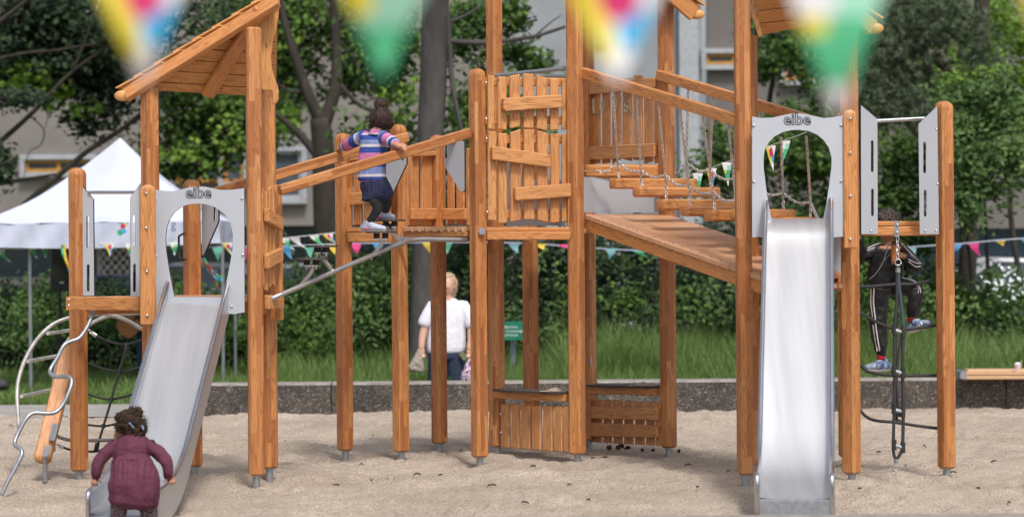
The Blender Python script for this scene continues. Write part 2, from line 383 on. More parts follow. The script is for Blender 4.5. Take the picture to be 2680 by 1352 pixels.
# retaining wall of exposed aggregate elements
def capwall(label,x0,x1,y0,y1,z1,joints,z0=-.3):
    T=thing('retaining_wall',label,'wall',((x0+x1)/2,(y0+y1)/2,0))
    xs=[x0]+joints+[x1]
    for a,b_ in zip(xs[:-1],xs[1:]):
        vs=[];fs=[]; n=max(2,int((b_-a-.012)/.06)); k=6; 
        b=MB(); X=np.linspace(a+.006,b_-.006,n)
        for i,x in enumerate(X):
            for j in range(k+1):
                z=z0+(z1-.02-z0)*j/k; vs.append((x,y0+random.uniform(-.006,.006),z))
        for i in range(n-1):
            for j in range(k):
                p=i*(k+1)+j; fs.append((p,p+k+1,p+k+2,p+1))
        uv=None; b.add(vs,fs,None,0)
        # cap: rounded weathered top edge, ends, back
        e=[(x,y0+random.uniform(-.004,.004),z1-.02) for x in X]; t=[(x,y0+.03,z1+random.uniform(-.004,.004)) for x in X]; r=[(x,y1,z1) for x in X]; d=[(x,y1,z0) for x in X]
        b.add(e+t+r+d,[(i+j*n,i+1+j*n,i+1+(j+1)*n,i+(j+1)*n) for j in range(3) for i in range(n-1)],None,1)
        for xx in (X[0],X[-1]): b.add([(xx,y0,z0),(xx,y1,z0),(xx,y1,z1-.02),(xx,y0,z1-.02)],[(0,1,2,3)],None,0)
        o=b.build('wall_element',[M_agg,M_cap],T)
    return T
capwall('dark pebbled concrete kerb wall closing the back of the sandpit',-3.44,8.2,29.42,29.78,.325,[-2.0,.92,3.8,5.42,7.3])
capwall('pale blurred concrete kerb right at the bottom edge of the photo',-6,6,15.0,15.42,.345,[-3,0,3],z0=-.12)
# ================= apartment building far behind =================
YB=56.0; SB=F/YB
bld=thing('apartment_building','grey rendered apartment block with yellow framed windows behind the trees','building',(0,YB+5,0))
M_wallL=pm('render_beige',(.235,.215,.20),(.19,.175,.165),1.2,rough=.9,bump=.3,bscale=30)
M_wallC=pm('render_pale',(.30,.32,.345),(.25,.27,.295),1.2,rough=.9)
M_wallR=pm('render_brown',(.17,.155,.15),(.14,.13,.125),1.5,rough=.9,bump=.3,bscale=30)
M_teal=pm('teal_panels',(.085,.13,.155),(.065,.105,.13),2,rough=.6)
M_blue=pm('blue_render',(.065,.12,.19),(.055,.10,.165),2,rough=.7)
M_shade=pm('shaded_recess',(.035,.04,.045),rough=.8)  # dark colour stands in for the shade under the overhang
M_glass=pm('window_glass',(.04,.055,.07),(.09,.11,.14),1.5,rough=.08)
M_yellow=pm('yellow_window_frame',(.45,.24,.045),(.36,.18,.04),10,rough=.6)
M_orange=pm('orange_window_frame',(.50,.20,.05),rough=.6)
M_wframe=pm('white_window_frame',(.40,.42,.46),rough=.5)
M_conc=pm('concrete_grille',(.33,.34,.34),rough=.9)
def rectY(name,x0,y0,x1,y1,m,dy,th,s=SB,par=bld):
    a=W(x0,y0,s); c=W(x1,y1,s); b=MB(); box(b,((a.x+c.x)/2,YB+dy,(a.z+c.z)/2),(abs(c.x-a.x),th,abs(a.z-c.z))); return b.build(name,m,par)
rectY('wall',-900,-900,1330,586,M_wallL,.15,.3)
rectY('wall',1331,-900,1842,940,M_wallC,.12,.3)
rectY('wall',1843,-900,3600,590,M_wallR,.15,.3)
rectY('ground_floor',-900,587,1330,960,M_teal,2.0,.3)
rectY('ground_floor',1843,591,3600,960,M_blue,1.0,.3)
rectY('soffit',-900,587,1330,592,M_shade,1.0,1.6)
rectY('pilaster',1768,-900,1832,940,M_wframe,-.15,.22)
def window(x0,y0,x1,y1,frm,surround=None,mull=1,dep=0):
    a=W(x0,y0,SB); c=W(x1,y1,SB); y=YB-.03+dep; b=MB(); t=.075
    cx=(a.x+c.x)/2; cz=(a.z+c.z)/2; wx=abs(c.x-a.x); hz=abs(a.z-c.z)
    for z in (cz+hz/2-t/2,cz-hz/2+t/2): box(b,(cx,y-.02,z),(wx,.12,t))
    for i in range(mull+2):
        x=cx-wx/2+t/2+(wx-t)*i/(mull+1); box(b,(x,y-.022,cz),(t,.11,hz-2*t))
    f=b.build('window',frm,bld)
    g=MB(); box(g,(cx,y+.0,cz),(wx-.04,.02,hz-.04)); g.build('pane',M_glass,f)
    if surround:
        g=MB(); u=.10
        for z in (cz+hz/2+u/2,cz-hz/2-u/2): box(g,(cx,y-.06,z),(wx+2*u,.22,u))
        for x in (cx-wx/2-u/2,cx+wx/2+u/2): box(g,(x,y-.061,cz),(u,.21,hz-.01))
        g.build('surround',surround,f)
window(68,418,242,450,M_yellow,M_wframe,1)
window(462,378,582,478,M_yellow,None,1); window(586,385,640,478,M_orange,M_wframe,0)
window(702,176,780,228,M_orange,M_wframe,0)
window(712,396,792,520,M_wframe,M_wframe,0)
window(150,150,330,215,M_orange,M_wframe,2)
window(1728,-30,1762,252,M_blue,None,0)
window(1838+8,141,1990,170,M_yellow,M_wframe,1)
window(2052,148,2150,210,M_orange,M_wframe,1)
window(2500,190,2640,212,M_orange,None,2)
window(1560,-60,1660,120,M_blue,None,1)
# service doors and concrete grille on the ground floor
g=MB()
for i in range(4):
    for j in range(5):
        pass
a=W(256,640,123); c=W(340,735,123); nx,nz=4,4
for i in range(nx+1): box(g,(a.x+(c.x-a.x)*i/nx,YB+1.2,(a.z+c.z)/2),(.09,.12,a.z-c.z))
for j in range(nz+1): box(g,((a.x+c.x)/2,YB+1.195,c.z+(a.z-c.z)*j/nz),(c.x-a.x,.11,.09))
g.build('vent_grille',M_conc,bld)
rectY('base_strip',-900,736,1330,760,M_conc,1.6,.3)
# ================= vegetation =================
def leaves(name,clumps,size,mat,parent=None,aspect=.55,loc=None,sub=10,tuft=.34,up=.4,seed=None,tri=False):
    """clumps: (center, radii, count). gaussian tufts inside ellipsoids"""
    rs=np.random.RandomState(seed if seed is not None else random.randint(0,99999)); P=[]
    for c,r,n in clumps:
        c=np.array(c); r=np.array(r); k=max(3,sub)
        d=rs.normal(size=(k,3)); d/=np.linalg.norm(d,axis=1)[:,None]; rr=rs.uniform(.15,1,(k,1))**.5
        sc=d*rr; idx=rs.randint(0,k,n); ss=rs.uniform(.5,1.2,(k,1))[idx]
        P.append(c+(sc[idx]+rs.normal(size=(n,3))*tuft*ss)*r)
    P=np.concatenate(P); n=len(P); P[:,2]=np.maximum(P[:,2],.02)
    nr=rs.normal(size=(n,3)); nr[:,2]=abs(nr[:,2])+up; nr[:,1]-=.5; nr/=np.linalg.norm(nr,axis=1)[:,None]
    t=rs.normal(size=(n,3)); t-=nr*(t*nr).sum(1)[:,None]; t/=np.linalg.norm(t,axis=1)[:,None]; b=np.cross(nr,t)
    s=size*rs.uniform(.6,1.3,(n,1)); a=t*s*.5; b=b*s*.5*aspect
    v=np.stack([P-a,P-a*.1+b,P+a,P-a*.1-b],1).reshape(-1,3)
    q=np.arange(4*n).reshape(-1,4)
    return link(name,npmesh(name,v,q),mat,parent,loc)
def needles(name,clumps,size,mat,parent=None,k=16,seed=1):
    rs=np.random.RandomState(seed); V=[];
    for c,r,n in clumps:
        P=np.array(c)+rs.normal(size=(n,3))*np.array(r)*.5
        ax=rs.normal(size=(n,3)); ax[:,2]+=.6; ax/=np.linalg.norm(ax,axis=1)[:,None]
        for i in range(k):
            d=rs.normal(size=(n,3))*.75+ax; d/=np.linalg.norm(d,axis=1)[:,None]; L=size*rs.uniform(.7,1.2,(n,1))
            sd_=np.cross(d,rs.normal(size=(n,3))); sd_/=np.linalg.norm(sd_,axis=1)[:,None]
            V.append(np.stack([P-sd_*.008,P+sd_*.008,P+d*L],1))
    V=np.concatenate(V).reshape(-1,3); return link(name,npmesh(name,V,np.arange(len(V)).reshape(-1,3)),mat,parent)
M_bark=pm('dark_bark',(.024,.020,.016),(.05,.042,.032),5,rough=.95,bump=1,bscale=14,bd=.04,stretch=(1,1,.25))
M_bark2=pm('grey_bark',(.085,.08,.078),(.045,.042,.040),4,rough=.95,bump=1,bscale=14,bd=.03,stretch=(1,1,.3))
G_dark=foliage('leaf_dark_shaded',[(.004,.011,.005),(.009,.026,.009),(.024,.058,.016),(.075,.13,.034)],trans=.2)  # greens darkened to carry the tree shade over bushes and hedge
G_mid=foliage('leaf_mid',[(.010,.028,.008),(.032,.078,.014),(.080,.165,.025),(.19,.31,.045)])
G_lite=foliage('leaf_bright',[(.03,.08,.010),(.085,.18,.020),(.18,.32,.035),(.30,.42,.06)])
G_blue=foliage('leaf_bluegreen',[(.022,.055,.018),(.060,.125,.034),(.12,.21,.055),(.21,.31,.10)])
G_need=foliage('needle',[(.040,.065,.035),(.075,.115,.058),(.12,.17,.09),(.19,.23,.14)],trans=.1)
def C(px,py,s,rx,ry,n,rd=None):
    p=W(px,py,s); return (p,(rx/s,(rd or rx)/s,ry/s),n)
def branch(mb,pts,r0,r1,s,n=8):
    P=[W(x,y,s+(z[0] if z else 0)) for x,y,*z in pts]; k=len(P)
    tube(mb,P,[ (r0+(r1-r0)*i/(k-1))/s for i in range(k)],n,4)
def tree(name,label,s,base,trunks,crowns,mat,size,bark=None,cat='tree',aspect=.55,sub=10,extra=None,tuft=.34,group=None):
    p=W(base[0],base[1],s); T=thing(name,label,cat,(p.x,p.y,0),group)
    b=MB()
    for pts,r0,r1 in trunks: branch(b,pts,r0,r1,s)
    if trunks: b.build('trunk',bark or M_bark,T,smooth=True)
    if crowns: leaves('crown',[C(*c) if len(c)==6 else C(*c) for c in crowns],size,mat,T,aspect=aspect,sub=sub,tuft=tuft)
    if extra: leaves('foliage',[C(*c) for c in extra[0]],extra[1],extra[2],T,sub=8,aspect=.6)
    return T
# left: big dark spreading tree whose boughs hang in front of the wall
tree('spreading_tree','dark conifer-like tree with long bare boughs crossing above the white tent',165,(-80,930),
 [([(-80,960),(-90,700),(-60,430),(-70,100),(-60,-200)],34,16),([(-62,420),(30,345),(100,280),(170,205),(240,150),(330,95)],8,3),([(-70,170),(60,140),(150,132),(240,118),(330,125)],5,2),
  ([(75,300),(115,340),(105,380),(75,400),(62,470)],2.2,.8),([(110,270),(125,300),(118,335)],2.5,.8),([(-40,640),(60,540),(150,462),(230,395),(330,330),(420,250),(470,180)],9,5),([(-60,100),(60,10),(140,-60)],8,3),([(190,190),(230,90),(265,10)],5,2),([(0,375),(5,420),(20,450)],2,.6),([(0,480),(60,470),(150,455)],7,3)],
 [(60,30,158,190,110,3800),(230,60,158,160,130,4000),(130,190,158,190,50,1500),(310,170,158,110,100,2400),(20,140,158,130,90,1500),(60,130,157,150,70,1300),(250,290,158,90,60,900),(90,230,157,120,40,900),(10,440,168,50,70,350),(40,260,168,80,40,500),(400,60,168,160,130,2600)],G_dark,.13,
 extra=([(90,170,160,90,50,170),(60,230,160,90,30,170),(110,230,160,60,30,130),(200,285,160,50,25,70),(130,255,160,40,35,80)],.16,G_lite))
tree('broadleaf_tree','dark forked tree standing behind the striped jumper girl',160,(862,940),
 [([(862,980),(858,700),(850,520),(846,400),(838,310)],36,27),([(838,320),(800,230),(770,140),(735,20),(720,-120)],17,7),([(846,330),(878,230),(880,120),(865,-80)],19,10),
  ([(842,420),(800,370),(760,330),(710,290),(650,262)],13,4),([(870,190),(905,240),(950,280),(1010,300),(1080,320)],7,4),([(852,470),(900,420),(960,400)],5,2),([(870,130),(900,60),(960,10)],6,2),([(800,235),(760,240),(700,200)],6,2)],
 [(560,320,150,190,90,4200),(480,420,152,120,60,1500),(760,40,146,170,120,4200),(620,120,148,130,120,3600),(940,160,146,120,130,2800),(780,200,146,90,60,900),(980,60,150,120,80,1200),(740,300,146,60,30,260),(530,250,152,130,70,1700),(960,420,146,80,60,600)],G_mid,.13,
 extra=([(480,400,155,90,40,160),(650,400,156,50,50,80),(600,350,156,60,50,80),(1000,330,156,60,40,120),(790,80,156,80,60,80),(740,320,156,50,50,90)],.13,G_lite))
tree('grey_barked_tree','tall straight grey trunk rising behind the woman in white',196,(1105,960),
 [([(1100,1010),(1108,800),(1118,520),(1132,250),(1140,0),(1142,-150)],34,36),([(1140,105),(1240,112),(1310,108),(1400,95),(1480,70)],8,4),([(1160,-40),(1172,60),(1180,180),(1190,260),(1205,330),(1215,420),(1225,560)],9,4),([(1140,70),(1220,40),(1290,-10)],5,2),([(1400,95),(1440,60),(1470,40)],3,1)],
 [(1010,120,182,90,120,1500),(1240,90,182,110,90,1700),(1230,260,184,90,80,1300),(1330,50,182,60,50,500),(1390,165,176,60,34,420),(1340,130,178,50,30,260),(1300,330,186,110,80,1500),(1010,400,186,90,90,1200),(1200,480,188,90,80,1100)],G_mid,.125,bark=M_bark2,
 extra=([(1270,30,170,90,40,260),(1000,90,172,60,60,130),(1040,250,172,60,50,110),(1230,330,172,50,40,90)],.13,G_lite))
tree('leafy_tree','round leafed tree behind the right roof post and portal',150,(1995,930),
 [([(1995,950),(2000,600),(2010,300),(2040,120)],12,5)],[(2020,150,152,90,80,1100),(2120,110,152,110,110,2200),(2000,40,152,60,60,600),(2110,300,158,110,70,1700),(2060,420,160,150,90,2600),(2220,380,160,110,110,2400),(1880,440,158,90,90,1300),(2160,560,160,200,80,2400)],G_mid,.13)
tree('scots_pine','bluish green pine with crooked dark boughs top right of the photo',172,(2500,930),
 [([(2520,960),(2535,600),(2520,420),(2530,300),(2560,180),(2570,0),(2565,-120)],24,20),([(2530,330),(2450,250),(2420,130),(2410,0)],14,9),([(2450,300),(2470,250),(2440,190)],8,5),([(2530,390),(2440,330),(2350,320)],7,2),([(2420,60),(2340,80),(2270,130)],5,2),([(2440,140),(2480,180),(2540,190)],15,10),([(2490,0),(2440,40),(2400,70)],4,2)],[],G_mid,.1,cat='tree')
needles('needle_crown',[C(2290,90,178,130,110,520),C(2400,60,178,110,90,380),C(2340,210,178,110,80,330),C(2480,50,180,90,80,260),C(2260,250,180,90,80,200),C(2380,300,180,90,50,180),C(2550,150,180,60,60,90)],.14,G_need,bpy.data.objects['scots_pine'],k=22)
tree('lime_leafed_tree','bright yellow-green tree at the top right corner of the photo',158,(2660,940),
 [([(2690,960),(2672,760),(2655,640),(2645,560),(2640,450),(2620,350)],9,6),([(2690,800),(2660,720)],7,5)],[(2620,60,160,90,110,1500),(2680,210,160,60,120,900),(2560,250,160,60,60,600),(2500,120,150,140,140,1800)],G_lite,.12)
tree('hazel_shrub','tall pale green shrub beside the right hand corner post',185,(2580,930),
 [([(2590,960),(2585,700),(2570,400)],8,3),([(2560,960),(2540,700),(2510,450)],6,3)],[(2560,240,186,90,50,800),(2540,330,186,110,80,1900),(2640,300,186,70,90,1400),(2520,470,188,90,100,2100),(2620,450,188,80,80,1700),(2470,250,186,50,40,350)],G_blue,.10,cat='shrub',
 extra=([(2500,230,182,60,40,380),(2560,200,182,90,30,300),(2600,260,182,60,40,260),(2660,330,182,40,60,200),(2510,440,182,60,60,200),(2620,420,182,60,60,240)],.09,G_lite))
tree('elder_shrub','green shrub seen between the grey slotted panels on the right',180,(2360,930),
 [([(2360,960),(2370,700),(2350,450)],8,3)],[(2370,420,182,80,70,1500),(2330,520,182,80,70,1500),(2400,600,182,70,70,1200),(2300,640,182,90,60,1000)],G_mid,.10,cat='shrub',
 extra=([(2360,420,178,50,40,200),(2330,500,178,50,60,160)],.09,G_lite))
# undergrowth: one bush after another along the back of the lawn
rs=random.Random(3)
descr=['left edge of the photo','the white tent','the loudspeaker','the steel slide on the left','the left tower','the stepping plates','the leftmost tall post','the woman in white','the green sign','the middle tower','the low picket panels','the timber ramp','the ramp foot','the right tower','the boy in black','the right corner post','the wooden bench']
xs=[20,150,290,440,600,770,930,1060,1230,1400,1560,1730,1880,2050,2230,2420,2600]
tops=[735,740,745,740,735,760,700,680,640,625,600,590,600,600,640,720,745]
for i,(x,t) in enumerate(zip(xs,tops)):
    s=rs.uniform(176,186); base=930 if x<1000 else (905 if x<1500 else 862)
    hgt=base-t; m=(G_mid if 3<=i<=7 or i>=14 or i==1 else G_dark)  # bushes with the darkened leaves have tree shade in their colour
    T=thing('bush','dense green bush beyond the grass, behind %s'%descr[i],'bush',(W(x,900,s).x,F/s,0),'bushes along the back of the lawn')
    cl=[C(x,t+hgt*.42,s,112,hgt*.42,2300,90),C(x,t+hgt*.85,s,120,hgt*.28,1300,90),C(x+rs.uniform(-40,40),t+30,s,60,50,450)]
    leaves('foliage',cl,.085,m,T,sub=16,tuft=.3,up=.1,seed=i)
    b=MB()
    for k in range(4): branch(b,[(x+k*12-20,base+40),(x+(k-1.5)*30,t+hgt*.5),(x+(k-1.5)*50,t+hgt*.15)],4,1,s,6)
    b.build('stems',M_bark,T)
    leaves('fresh_leaves',[C(x,base-70,s+6,110,60,330),C(x,t+hgt*.35,s+5,100,hgt*.3,130)],.085,G_mid if i%3 else G_blue,T,seed=i+50,sub=9)
M_blossom=pm('white_blossom',(.72,.76,.80),(.62,.68,.72),rough=.8)
T=thing('blossoming_shrub','low shrub with small white blossom at the right edge of the lawn','shrub',(W(2640,850,188).x,F/188,0))
leaves('foliage',[C(2650,800,188,90,90,1500)],.09,G_blue,T,seed=77); leaves('blossom',[C(2640,735,192,60,30,60),C(2670,780,192,40,40,40)],.075,M_blossom,T,seed=5)
T=thing('shaded_hedge','high hedge, leaves darkened for tree shade, closing the view below the deck of the middle tower','hedge',(2.0,43,0))
leaves('foliage',[C(x,760,163,190,150,2600,60) for x in range(900,2500,190)],.11,G_dark,T,sub=24,tuft=.35,seed=4)
# grass
def grass(name,x0,x1,y0,y1,n,h0,h1,mat,seed,clump=True,zb=-.035,wid=.006):
    rs=np.random.RandomState(seed); X=rs.uniform(x0,x1,n); Y=y0+(y1-y0)*rs.rand(n)**1.5
    if clump: keep=vnoise(X,Y,.5,seed)+rs.rand(n)*.5>.35; X=X[keep]; Y=Y[keep]
    n=len(X); H=(h0+(h1-h0)*rs.rand(n)**2)*(.6+.8*vnoise(X,Y,1.3,seed+1)); a=rs.uniform(0,2*PI,n); lean=rs.uniform(.1,.7,n)*H; az=rs.uniform(0,2*PI,n)
    wx=np.cos(a)*wid; wy=np.sin(a)*wid; z=np.full(n,zb); mx=X+np.cos(az)*lean*.35; my=Y+np.sin(az)*lean*.35
    v=np.stack([np.stack([X-wx,Y-wy,z],1),np.stack([X+wx,Y+wy,z],1),np.stack([mx+wx*.8,my+wy*.8,z+H*.6],1),np.stack([mx-wx*.8,my-wy*.8,z+H*.6],1),np.stack([X+np.cos(az)*lean,Y+np.sin(az)*lean,z+H],1)],1).reshape(-1,3)
    b=np.arange(n)*5; q=np.stack([b,b+1,b+2,b+3],1); t=np.stack([b+3,b+2,b+4,b+4],1)
    me=bpy.data.meshes.new(name); me.from_pydata(v.tolist(),[],q.tolist()+t[:,:3].tolist()); me.update()
    o=link(name,me,mat,loc=((x0+x1)/2,(y0+y1)/2,0)); o['kind']='stuff'; return tag(o,'highest feathery grass in front of the shaded hedge' if h1>.8 else 'tall uncut meadow grass growing behind the concrete kerb wall' if h1>.3 else 'short green lawn grass beside the concrete path','grass')
grass('meadow_grass',-3.3,9.5,29.95,39.5,74000,.14,.5,M_grassb,3)
grass('tall_meadow_grass',.6,9.5,32.5,39.5,34000,.35,.82,M_grassb,13)
grass('lawn_grass',-9.5,-3.0,31.05,41,42000,.04,.16,M_grassb,9,wid=.008)
# ================= tent =================
def Pt(px,py,s): return W(px,py,s)
N1=Pt(582,634,200); N2=Pt(-58,646,212); N3=Pt(614,634,188); N4=N2+(N3-N1)*1.35; pk=Pt(315,360,197)
tent=thing('party_tent','white pop-up tent with pointed roof and printed valance','tent',((N1.x+N2.x)/2,(N1.y+N2.y)/2+1,0))
VH=.62
up=Vector((0,0,1))
tops_=[p.copy() for p in (N1,N3,N4,N2)]
HV=(634-578)/200
eave=[p+up*HV for p in tops_]
b=MB(); n=12
for i in range(4):
    a,c=eave[i],eave[(i+1)%4]; vs=[];fs=[]
    for r in range(n+1):
        t=r/n; tt=t+.055*math.sin(PI*t)*-1
        for k in range(n+1):
            e=a.lerp(c,k/n); p=e.lerp(pk,t); p.z+= -0.16*math.sin(PI*t)*(1-.3*math.cos(2*PI*k/n))+.012*math.sin(k*2.3+r)*(1-t); vs.append(p)
    for r in range(n):
        for k in range(n): q=r*(n+1)+k; fs.append((q,q+1,q+n+2,q+n+1))
    b.add(vs,fs)
b.build('canopy',M_white,tent,smooth=True)
b=MB()
for i in range(4):
    a,c=eave[i],eave[(i+1)%4]; vs=[];fs=[];m=24; out=(c-a).cross(up).normalized()
    for k in range(m+1):
        e=a.lerp(c,k/m)
        for j in range(5): p=e-up*HV*j/4+out*(.022*math.sin(k*1.7+j*.9)+.012*math.sin(k*3.1)); p.z-=.03*math.sin(PI*k/m)*(j/4)*1.5; vs.append(p)
    for k in range(m):
        for j in range(4): q=k*5+j; fs.append((q,q+1,q+6,q+5))
    b.add(vs,fs)
b.build('valance',M_white,tent,smooth=True)
for p in (N1,N2,N3,W(78,640,207)):
    b=MB(); tube(b,[(p.x,p.y,-.03),(p.x,p.y,p.z+HV*.9)],.024,8,1); b.build('leg',M_galv,tent)
# valance print: four overlapping hexagons and lettering
def flatpoly(mb,cx,cy,r,n,O,ux,uz,a0=0,mi=0,d=0):
    nrm=ux.cross(uz); mb.add([O+ux*(cx+r*math.cos(a0+2*PI*i/n))+uz*(cy+r*math.sin(a0+2*PI*i/n))+nrm*d for i in range(n)],[tuple(range(n))],None,mi)
ux=(N1-N2).normalized(); O=W(316,602,206); O+= (ux.cross(up))*.0
off=ux.cross(up).normalized()*.06
c_mag=pm('print_magenta',(.58,.02,.13),rough=.6); c_yel=pm('print_yellow',(.72,.60,.04),rough=.6); c_grn=pm('print_green',(.06,.42,.20),rough=.6); c_cyn=pm('print_cyan',(.03,.40,.72),rough=.6); c_wht=pm('print_white',(.78,.79,.82),rough=.6); c_txt=pm('print_dark',(.05,.08,.14),rough=.6); c_org=pm('print_orange',(.75,.25,.04),rough=.6)
b=MB()
pp=1/206
for k,(dx,dy,r,mi) in enumerate([(5.5,13,6.8,1),(-.5,9,7.8,0),(-9,-6,9.3,2),(1,-3,8,3)]): flatpoly(b,dx*pp,dy*pp,r*pp,6,O+off,ux,up,PI/6,mi,.004*k)
b.build('printed_hexagons',[c_mag,c_yel,c_grn,c_cyn],tent)
def textmesh(name,s,size,origin,ux,uz,mat,parent,ext=.0,offset=0,dep=0):
    cu=bpy.data.curves.new(name,'FONT'); cu.body=s; cu.size=size; cu.extrude=ext; cu.offset=offset; cu.align_x='CENTER'; cu.resolution_u=3
    o=bpy.data.objects.new(name+'_tmp',cu); col.objects.link(o); bpy.context.view_layer.update()
    me=bpy.data.meshes.new_from_object(o.evaluated_get(bpy.context.evaluated_depsgraph_get())); bpy.data.objects.remove(o); bpy.data.curves.remove(cu)
    nz=ux.cross(uz); M=Matrix((( ux.x,uz.x,nz.x,0),(ux.y,uz.y,nz.y,0),(ux.z,uz.z,nz.z,0),(0,0,0,1)))
    me.transform(Matrix.Translation(Vector(origin)+nz*dep)@M)
    if not me.uv_layers: me.uv_layers.new(name='UVMap')
    return link(name,me,mat,parent)
textmesh('printed_lettering','g',.17,W(448,598,203)+off,ux,up,c_txt,tent)
textmesh('printed_lettering','S',.10,W(479,590,203)+off,ux,up,c_txt,tent)
textmesh('printed_lettering','(',.17,W(353,600,205)+off,ux,up,c_txt,tent)
u2=(N3-N1).normalized(); textmesh('printed_lettering','\\',.12,W(595,582,196)+Vector((.05,-.05,0)),Vector((1,0,0)),up,c_txt,tent)
# ================= loudspeaker on stand =================
T=thing('loudspeaker_stand','black tripod stand carrying the loudspeaker under the tent','stand',(W(157,1000,193).x,F/193,0))
x=W(157,900,193).x; y=F/193
b=MB(); tube(b,[(x,y,.1),(x,y,1.25)],.02,8,1); b.build('pole',M_dark,T)
for dx,dy in ((-.34,-.1),(.3,-.15),(.05,.35)):
    b=MB(); tube(b,[(x+dx,y+dy,0),(x,y,.62)],.014,8,1); tube(b,[(x,y,.2),(x+dx*.5,y+dy*.5,.31)],.008,6,1); b.build('leg',M_dark,T)
M_spk=pm('speaker_shell',(.03,.03,.034),(.045,.045,.05),60,rough=.55)
p=W(156,760,193); T=thing('loudspeaker','black two-way loudspeaker on a tripod stand','loudspeaker',(p.x,p.y,p.z))
b=MB(); S=lambda q:193
pts=[W(a,c_,193) for a,c_ in ((130,752),(134,645),(186,643),(186,756),(176,762),(140,762))]; prism(b,pts,(0,1,0),.3); b.build('cabinet',M_spk,T,bevel=.02)
M_grl=pm('speaker_grille',(.055,.055,.06),rough=.5)
b=MB(); ball(b,W(160,716,193)+Vector((0,-.0,0)),(.12,.03,.15),20,10); b.build('woofer',M_grl,T,smooth=True)
b=MB(); ball(b,W(160,664,193),(.10,.025,.06),16,8); b.build('horn',M_grl,T,smooth=True)
b=MB(); box(b,W(163,739,193)+Vector((0,-.035,0)),(.06,.012,.025)); b.build('badge',c_wht,T)
# streamers hanging from the speaker stand and the tent
def streamers(label,cx,cy,s,n,dx,dy,sp,seed):
    r=random.Random(seed); p=W(cx,cy,s); T=thing('streamers',label,'streamers',p)
    for k in range(n):
        b=MB(); P=[WD(cx+r.uniform(-sp,sp)*.3+dx*t+r.uniform(-4,4),cy+dy*t+r.uniform(-4,4)+t*t*r.uniform(-sp,sp),s,r.uniform(-.05,.05)) for t in (0,.35,.7,1.0)]
        tube(b,P,.014,4,4,flat=.2); b.build('streamer',[c_grn,c_mag,c_cyn,c_org,c_yel,M_lilac][k%6],T)
M_lilac=pm('lilac_ribbon',(.45,.25,.62),rough=.6)
streamers('bundle of coloured ribbons fluttering behind the left portal opening',524,678,206,11,48,52,26,2)
streamers('red and purple ribbons hanging beside the loudspeaker',164,640,208,5,16,62,5,3)
# musician seen between the posts + wheelie bins + cars
def binn(x0,x1,y0,lab):
    s=150; p=W((x0+x1)/2,y0,s); T=thing('wheelie_bin',lab,'bin',(p.x,p.y,0),'blue bins by the building')
    b=MB(); h=p.z; wdt=(x1-x0)/s
    b.add([(p.x-wdt*.42,p.y-.3,0),(p.x+wdt*.42,p.y-.3,0),(p.x+wdt*.42,p.y+.3,0),(p.x-wdt*.42,p.y+.3,0),(p.x-wdt*.5,p.y-.38,h),(p.x+wdt*.5,p.y-.38,h),(p.x+wdt*.5,p.y+.38,h),(p.x-wdt*.5,p.y+.38,h)],[(3,2,1,0),(4,5,6,7),(0,1,5,4),(1,2,6,5),(2,3,7,6),(3,0,4,7)])
    b.build('body',M_bin,T,bevel=.03)
    b=MB(); beam(b,(p.x-wdt*.52,p.y,h+.03),(p.x+wdt*.52,p.y,h+.03),.8,.06); b.build('lid',M_bin,T)
M_bin=pm('bin_blue',(.02,.05,.11),(.015,.04,.09),rough=.4)
binn(258,292,728,'dark blue bin left of its twin below the concrete grille'); binn(300,334,728,'dark blue bin right of its twin below the concrete grille')
M_car1=pm('car_silver',(.50,.52,.55),rough=.25,metal=.6); M_car2=pm('car_white',(.72,.73,.75),rough=.25)
def car(label,cx,s,mat,ln=4.3,flip=1):
    p=W(cx,800,s); T=thing('parked_car',label,'car',(p.x,p.y,0),'cars parked behind the bushes')
    prof=[(-2.15,.35),(-2.12,.72),(-1.95,.88),(-1.2,.98),(-.55,1.42),(.7,1.46),(1.45,1.05),(2.05,.95),(2.15,.6),(2.12,.35)]
    prof=[(a*ln/4.3*flip,z) for a,z in prof]
    b=MB(); prism(b,[Vector((p.x+a,p.y-.85,z)) for a,z in prof],(0,1,0),1.7); b.build('body',mat,T,bevel=.09)
    g=[(-1.08,.99),(-.5,1.36),(.66,1.40),(1.28,1.04)]
    b=MB(); prism(b,[Vector((p.x+a*flip,p.y-.862,z)) for a,z in g],(0,1,0),.03); b.build('side_window',M_glass,T)
    for a in (-1.35,1.35):
        b=MB(); tube(b,[(p.x+a,p.y-.87,.33),(p.x+a,p.y-.62,.33)],.33,20,1); wl=b.build('wheel',M_rubber,T)
        b=MB(); tube(b,[(p.x+a,p.y-.885,.33),(p.x+a,p.y-.87,.33)],.2,16,1); b.build('rim',M_galv,wl)
    b=MB(); ball(b,(p.x-2.06*flip,p.y-.7,.72),(.1,.12,.08)); b.build('headlight',M_plastic,T)
car('silver car parked behind the bushes below the stepping plates',800,150,M_car1); car('white car parked behind the shrubs at the right edge',2690,152,M_car2,flip=-1)
car('silver estate car parked behind the left portal opening',560,146,M_car1,flip=-1)
# green sign
p=W(1343,990,205); T=thing('park_sign','green park notice on a grey post between the two middle posts','sign',(p.x,p.y,-.03))
b=MB(); tube(b,[(p.x,p.y,-.05),(p.x,p.y,W(1343,842,205).z)],.032,10,1); b.build('post',pm('sign_post',(.20,.26,.34),rough=.5),T)
b=MB(); prism(b,[W(x_,y_,206) for x_,y_ in ((1298,842),(1368,840),(1368,888),(1298,890))],(0,1,0),.01); b.build('plate',pm('sign_green',(.01,.20,.12),rough=.4),T)
for tx,yy,cx in (('Betreten',858,1338),('der Grünanlage',869,1338),('verboten',879,1338)):
    textmesh('lettering',tx,.048,W(cx,yy,206)+Vector((0,-.004,0)),Vector((1,0,0)),up,c_wht,T)
